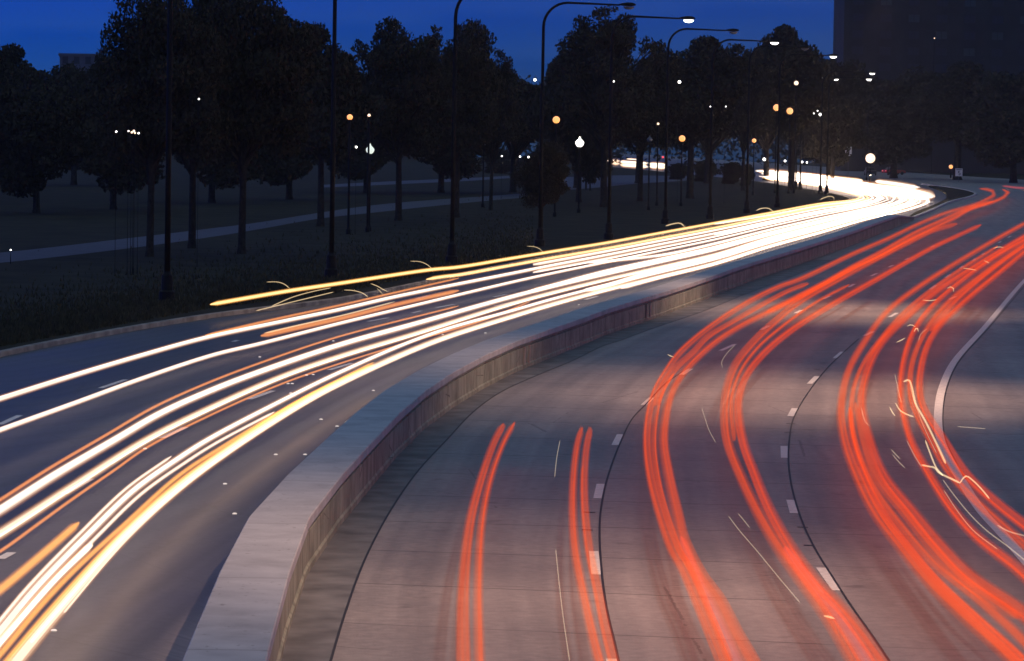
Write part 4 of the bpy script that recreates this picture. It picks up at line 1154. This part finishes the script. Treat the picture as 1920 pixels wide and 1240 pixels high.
def tree(u, top_v, hw_px, Y, kind, label, group):
    """stand a tree of this kind so that its crown spans the photograph's at distance Y"""
    me, tm, h0, hw0 = TREE_KINDS[kind]
    tp = at(u, top_v, Y)
    root = empty('tree', (tp.x, Y, 0.0), random.uniform(0, 6.28))
    sz = tp.z / h0 * 1.03
    sx_ = hw_px * Y / FPX / hw0
    root.scale = (sx_, sx_, sz)
    tag(root, label, 'tree', group)
    for nm, m in (('crown', me), ('trunk', tm)):
        c = bpy.data.objects.new(nm, m); COL.objects.link(c); c.parent = root
    return root
PG = 'trees of the dark park'
for a in ((285, 4, 132, 172, 'spread', 'big leafy tree on the left whose ragged crown leaves the top of the picture'),
          (365, -40, 125, 185, 'broad', 'tall dense tree between the two ragged left crowns'),
          (458, -6, 132, 178, 'spread', 'big tree right of the ragged left one, with sky showing through its right side'),
          (606, 42, 112, 232, 'round', 'smooth dome-topped tree behind the second lamp post'),
          (752, 40, 112, 250, 'broad', 'dense bushy tree in the middle with a bumpy top'),
          (862, 52, 92, 262, 'spread', 'tree behind the third lamp post, falling away to the right'),
          (925, 98, 62, 290, 'feathery', 'low loose tree at the left of the open sky gap'),
          (25, 82, 88, 330, 'round', 'rounded tree at the left edge of the picture'),
          (-60, 70, 100, 300, 'broad', 'tree cut off by the left edge'),
          (140, 128, 110, 380, 'low', 'low dark tree in front of the pale stone block'),
          (212, 92, 56, 300, 'feathery', 'loose sapling at the left foot of the big ragged tree'),
          (1138, 22, 112, 310, 'feathery', 'feathery tree reaching up right of the unlit arched lamp'),
          (1090, 96, 95, 330, 'low', 'low tree at the foot of the unlit arched lamp'),
          (1205, 88, 92, 340, 'broad', 'dense tree right of the feathery one'),
          (1300, 66, 118, 360, 'round', 'wide dense tree under the second unlit arm'),
          (1398, 98, 60, 420, 'feathery', 'small loose tree in the gap between the dense trees'),
          (1490, 46, 98, 430, 'round', 'round-headed tree standing alone against the sky, right of the middle'),
          (1565, 118, 80, 520, 'low', 'low tree at the foot of the tower edge'),
          (1680, 150, 120, 600, 'low', 'tree in front of the tower, left one'),
          (1800, 120, 130, 590, 'broad', 'tree in front of the tower, middle one'),
          (1905, 140, 120, 560, 'low', 'tree in front of the tower at the right edge'),
          (70, 165, 125, 255, 'low', 'low dark tree on the lawn at the left'),
          (215, 160, 120, 270, 'low', 'low dark tree filling the space under the big ragged left tree'),
          (400, 165, 125, 300, 'low', 'dark tree standing under the two big left crowns'),
          (545, 165, 120, 320, 'low', 'dark tree between the second big crown and the dome tree'),
          (690, 170, 115, 360, 'low', 'dark tree behind the small orange lamps'),
          (830, 165, 115, 370, 'low', 'dark tree under the third lamp post'),
          (965, 160, 115, 380, 'high', 'dark tree left of the bright orange park lamp'),
          (1085, 175, 110, 420, 'high', 'dark tree right of the bright orange park lamp'),
          (1200, 170, 110, 470, 'high', 'dark tree behind the tiny warm lamp'),
          (1330, 165, 110, 480, 'high', 'dark tree behind the orange lamp over the cream bars'),
          (1440, 165, 100, 540, 'high', 'dark tree behind the twin orange lamps'),
          (1560, 175, 100, 640, 'low', 'dark tree behind the far arched lamps')):
    tree(*a, PG)
# young street trees on the grass in front (thin trunks on the lawn)
YG = 'young park trees with thin trunks on the lawn'
for u, vb, top, hw, lab in ((1018, 452, 270, 52, 'young tree on the lawn beside the unlit arched lamp'),
                            (1100, 356, 270, 34, 'young tree in front of the pale patch of path, left one'), (1108, 358, 275, 28, 'young tree in front of the pale patch of path, right one')):
    b = ground(u, vb, 0.14)
    t = tree(u, top, hw, b.y, 'spread', lab, YG)
# far-off wood that reads as one mass
lob = []
r2 = np.random.default_rng(5)
for k in range(150):
    x = -190 + 420 * k / 149 + r2.uniform(-3, 3)
    Y = r2.uniform(780, 900)
    hgt = 6.5 + (r2.uniform(85, 135) if x < 60 else r2.uniform(60, 100)) * Y / FPX
    lob.append(((x, Y, hgt * 0.5), (r2.uniform(5, 8), 6, hgt * 0.5), 1.0))
v, f = leaf_cloud(lob, 60000, 1.1, 99)
fw = mesh_obj('far_woods', v.tolist(), f, M['leaf_a']); tag(fw, 'dark far wood closing the park', 'woods', kind='stuff')
# shrubs hiding the far road between the cream bars
for i, (u, v_, w, Y, lab) in enumerate(((1322, 300, 26, 500, 'dark shrub right of the cream bars'), (1372, 304, 24, 480, 'dark shrub left of the far arm'), (1400, 308, 16, 460, 'small dark shrub at the left tip of the far arm'),
                                   (940, 280, 40, 560, 'dark shrub left of the cream bars'), (1010, 285, 34, 560, 'dark shrub just left of the cream bars'),
                                   (1272, 306, 22, 520, 'dark shrub at the right end of the cream bars'))):
    me, tm, h0, hw0 = TREE_KINDS['low']
    tp = at(u, v_, Y)
    root = empty('shrub', (tp.x, Y, 0.0)); sx_ = w * Y / FPX / hw0; root.scale = (sx_, sx_, max(1.2, tp.z) / h0 * 1.25)
    root.location.z = -0.25 * max(1.2, tp.z)
    tag(root, lab, 'shrub', 'dark shrubs along the far road')
    c = bpy.data.objects.new('foliage', me); COL.objects.link(c); c.parent = root

# ------------------------------------------------------------------ haze added to lift the blacks: even air round the whole place
hm = bpy.data.materials.new('haze'); hm.use_nodes = True
hn, hl = hm.node_tree.nodes, hm.node_tree.links
hn.remove(hn['Principled BSDF'])
pv = hn.new('ShaderNodeVolumePrincipled')
pv.inputs['Color'].default_value = (0.86, 0.84, 0.80, 1)
pv.inputs['Density'].default_value = 0.00011
pv.inputs['Anisotropy'].default_value = 0.0
hl.new(pv.outputs[0], hn['Material Output'].inputs['Volume'])
hz = MB().box((0, 405, 33), (3000, 1150, 70)).build('haze', hm)
hz['kind'] = 'stuff'; hz['label'] = 'thin haze added to lift the dark tones over the park and the road'; hz['category'] = 'haze'
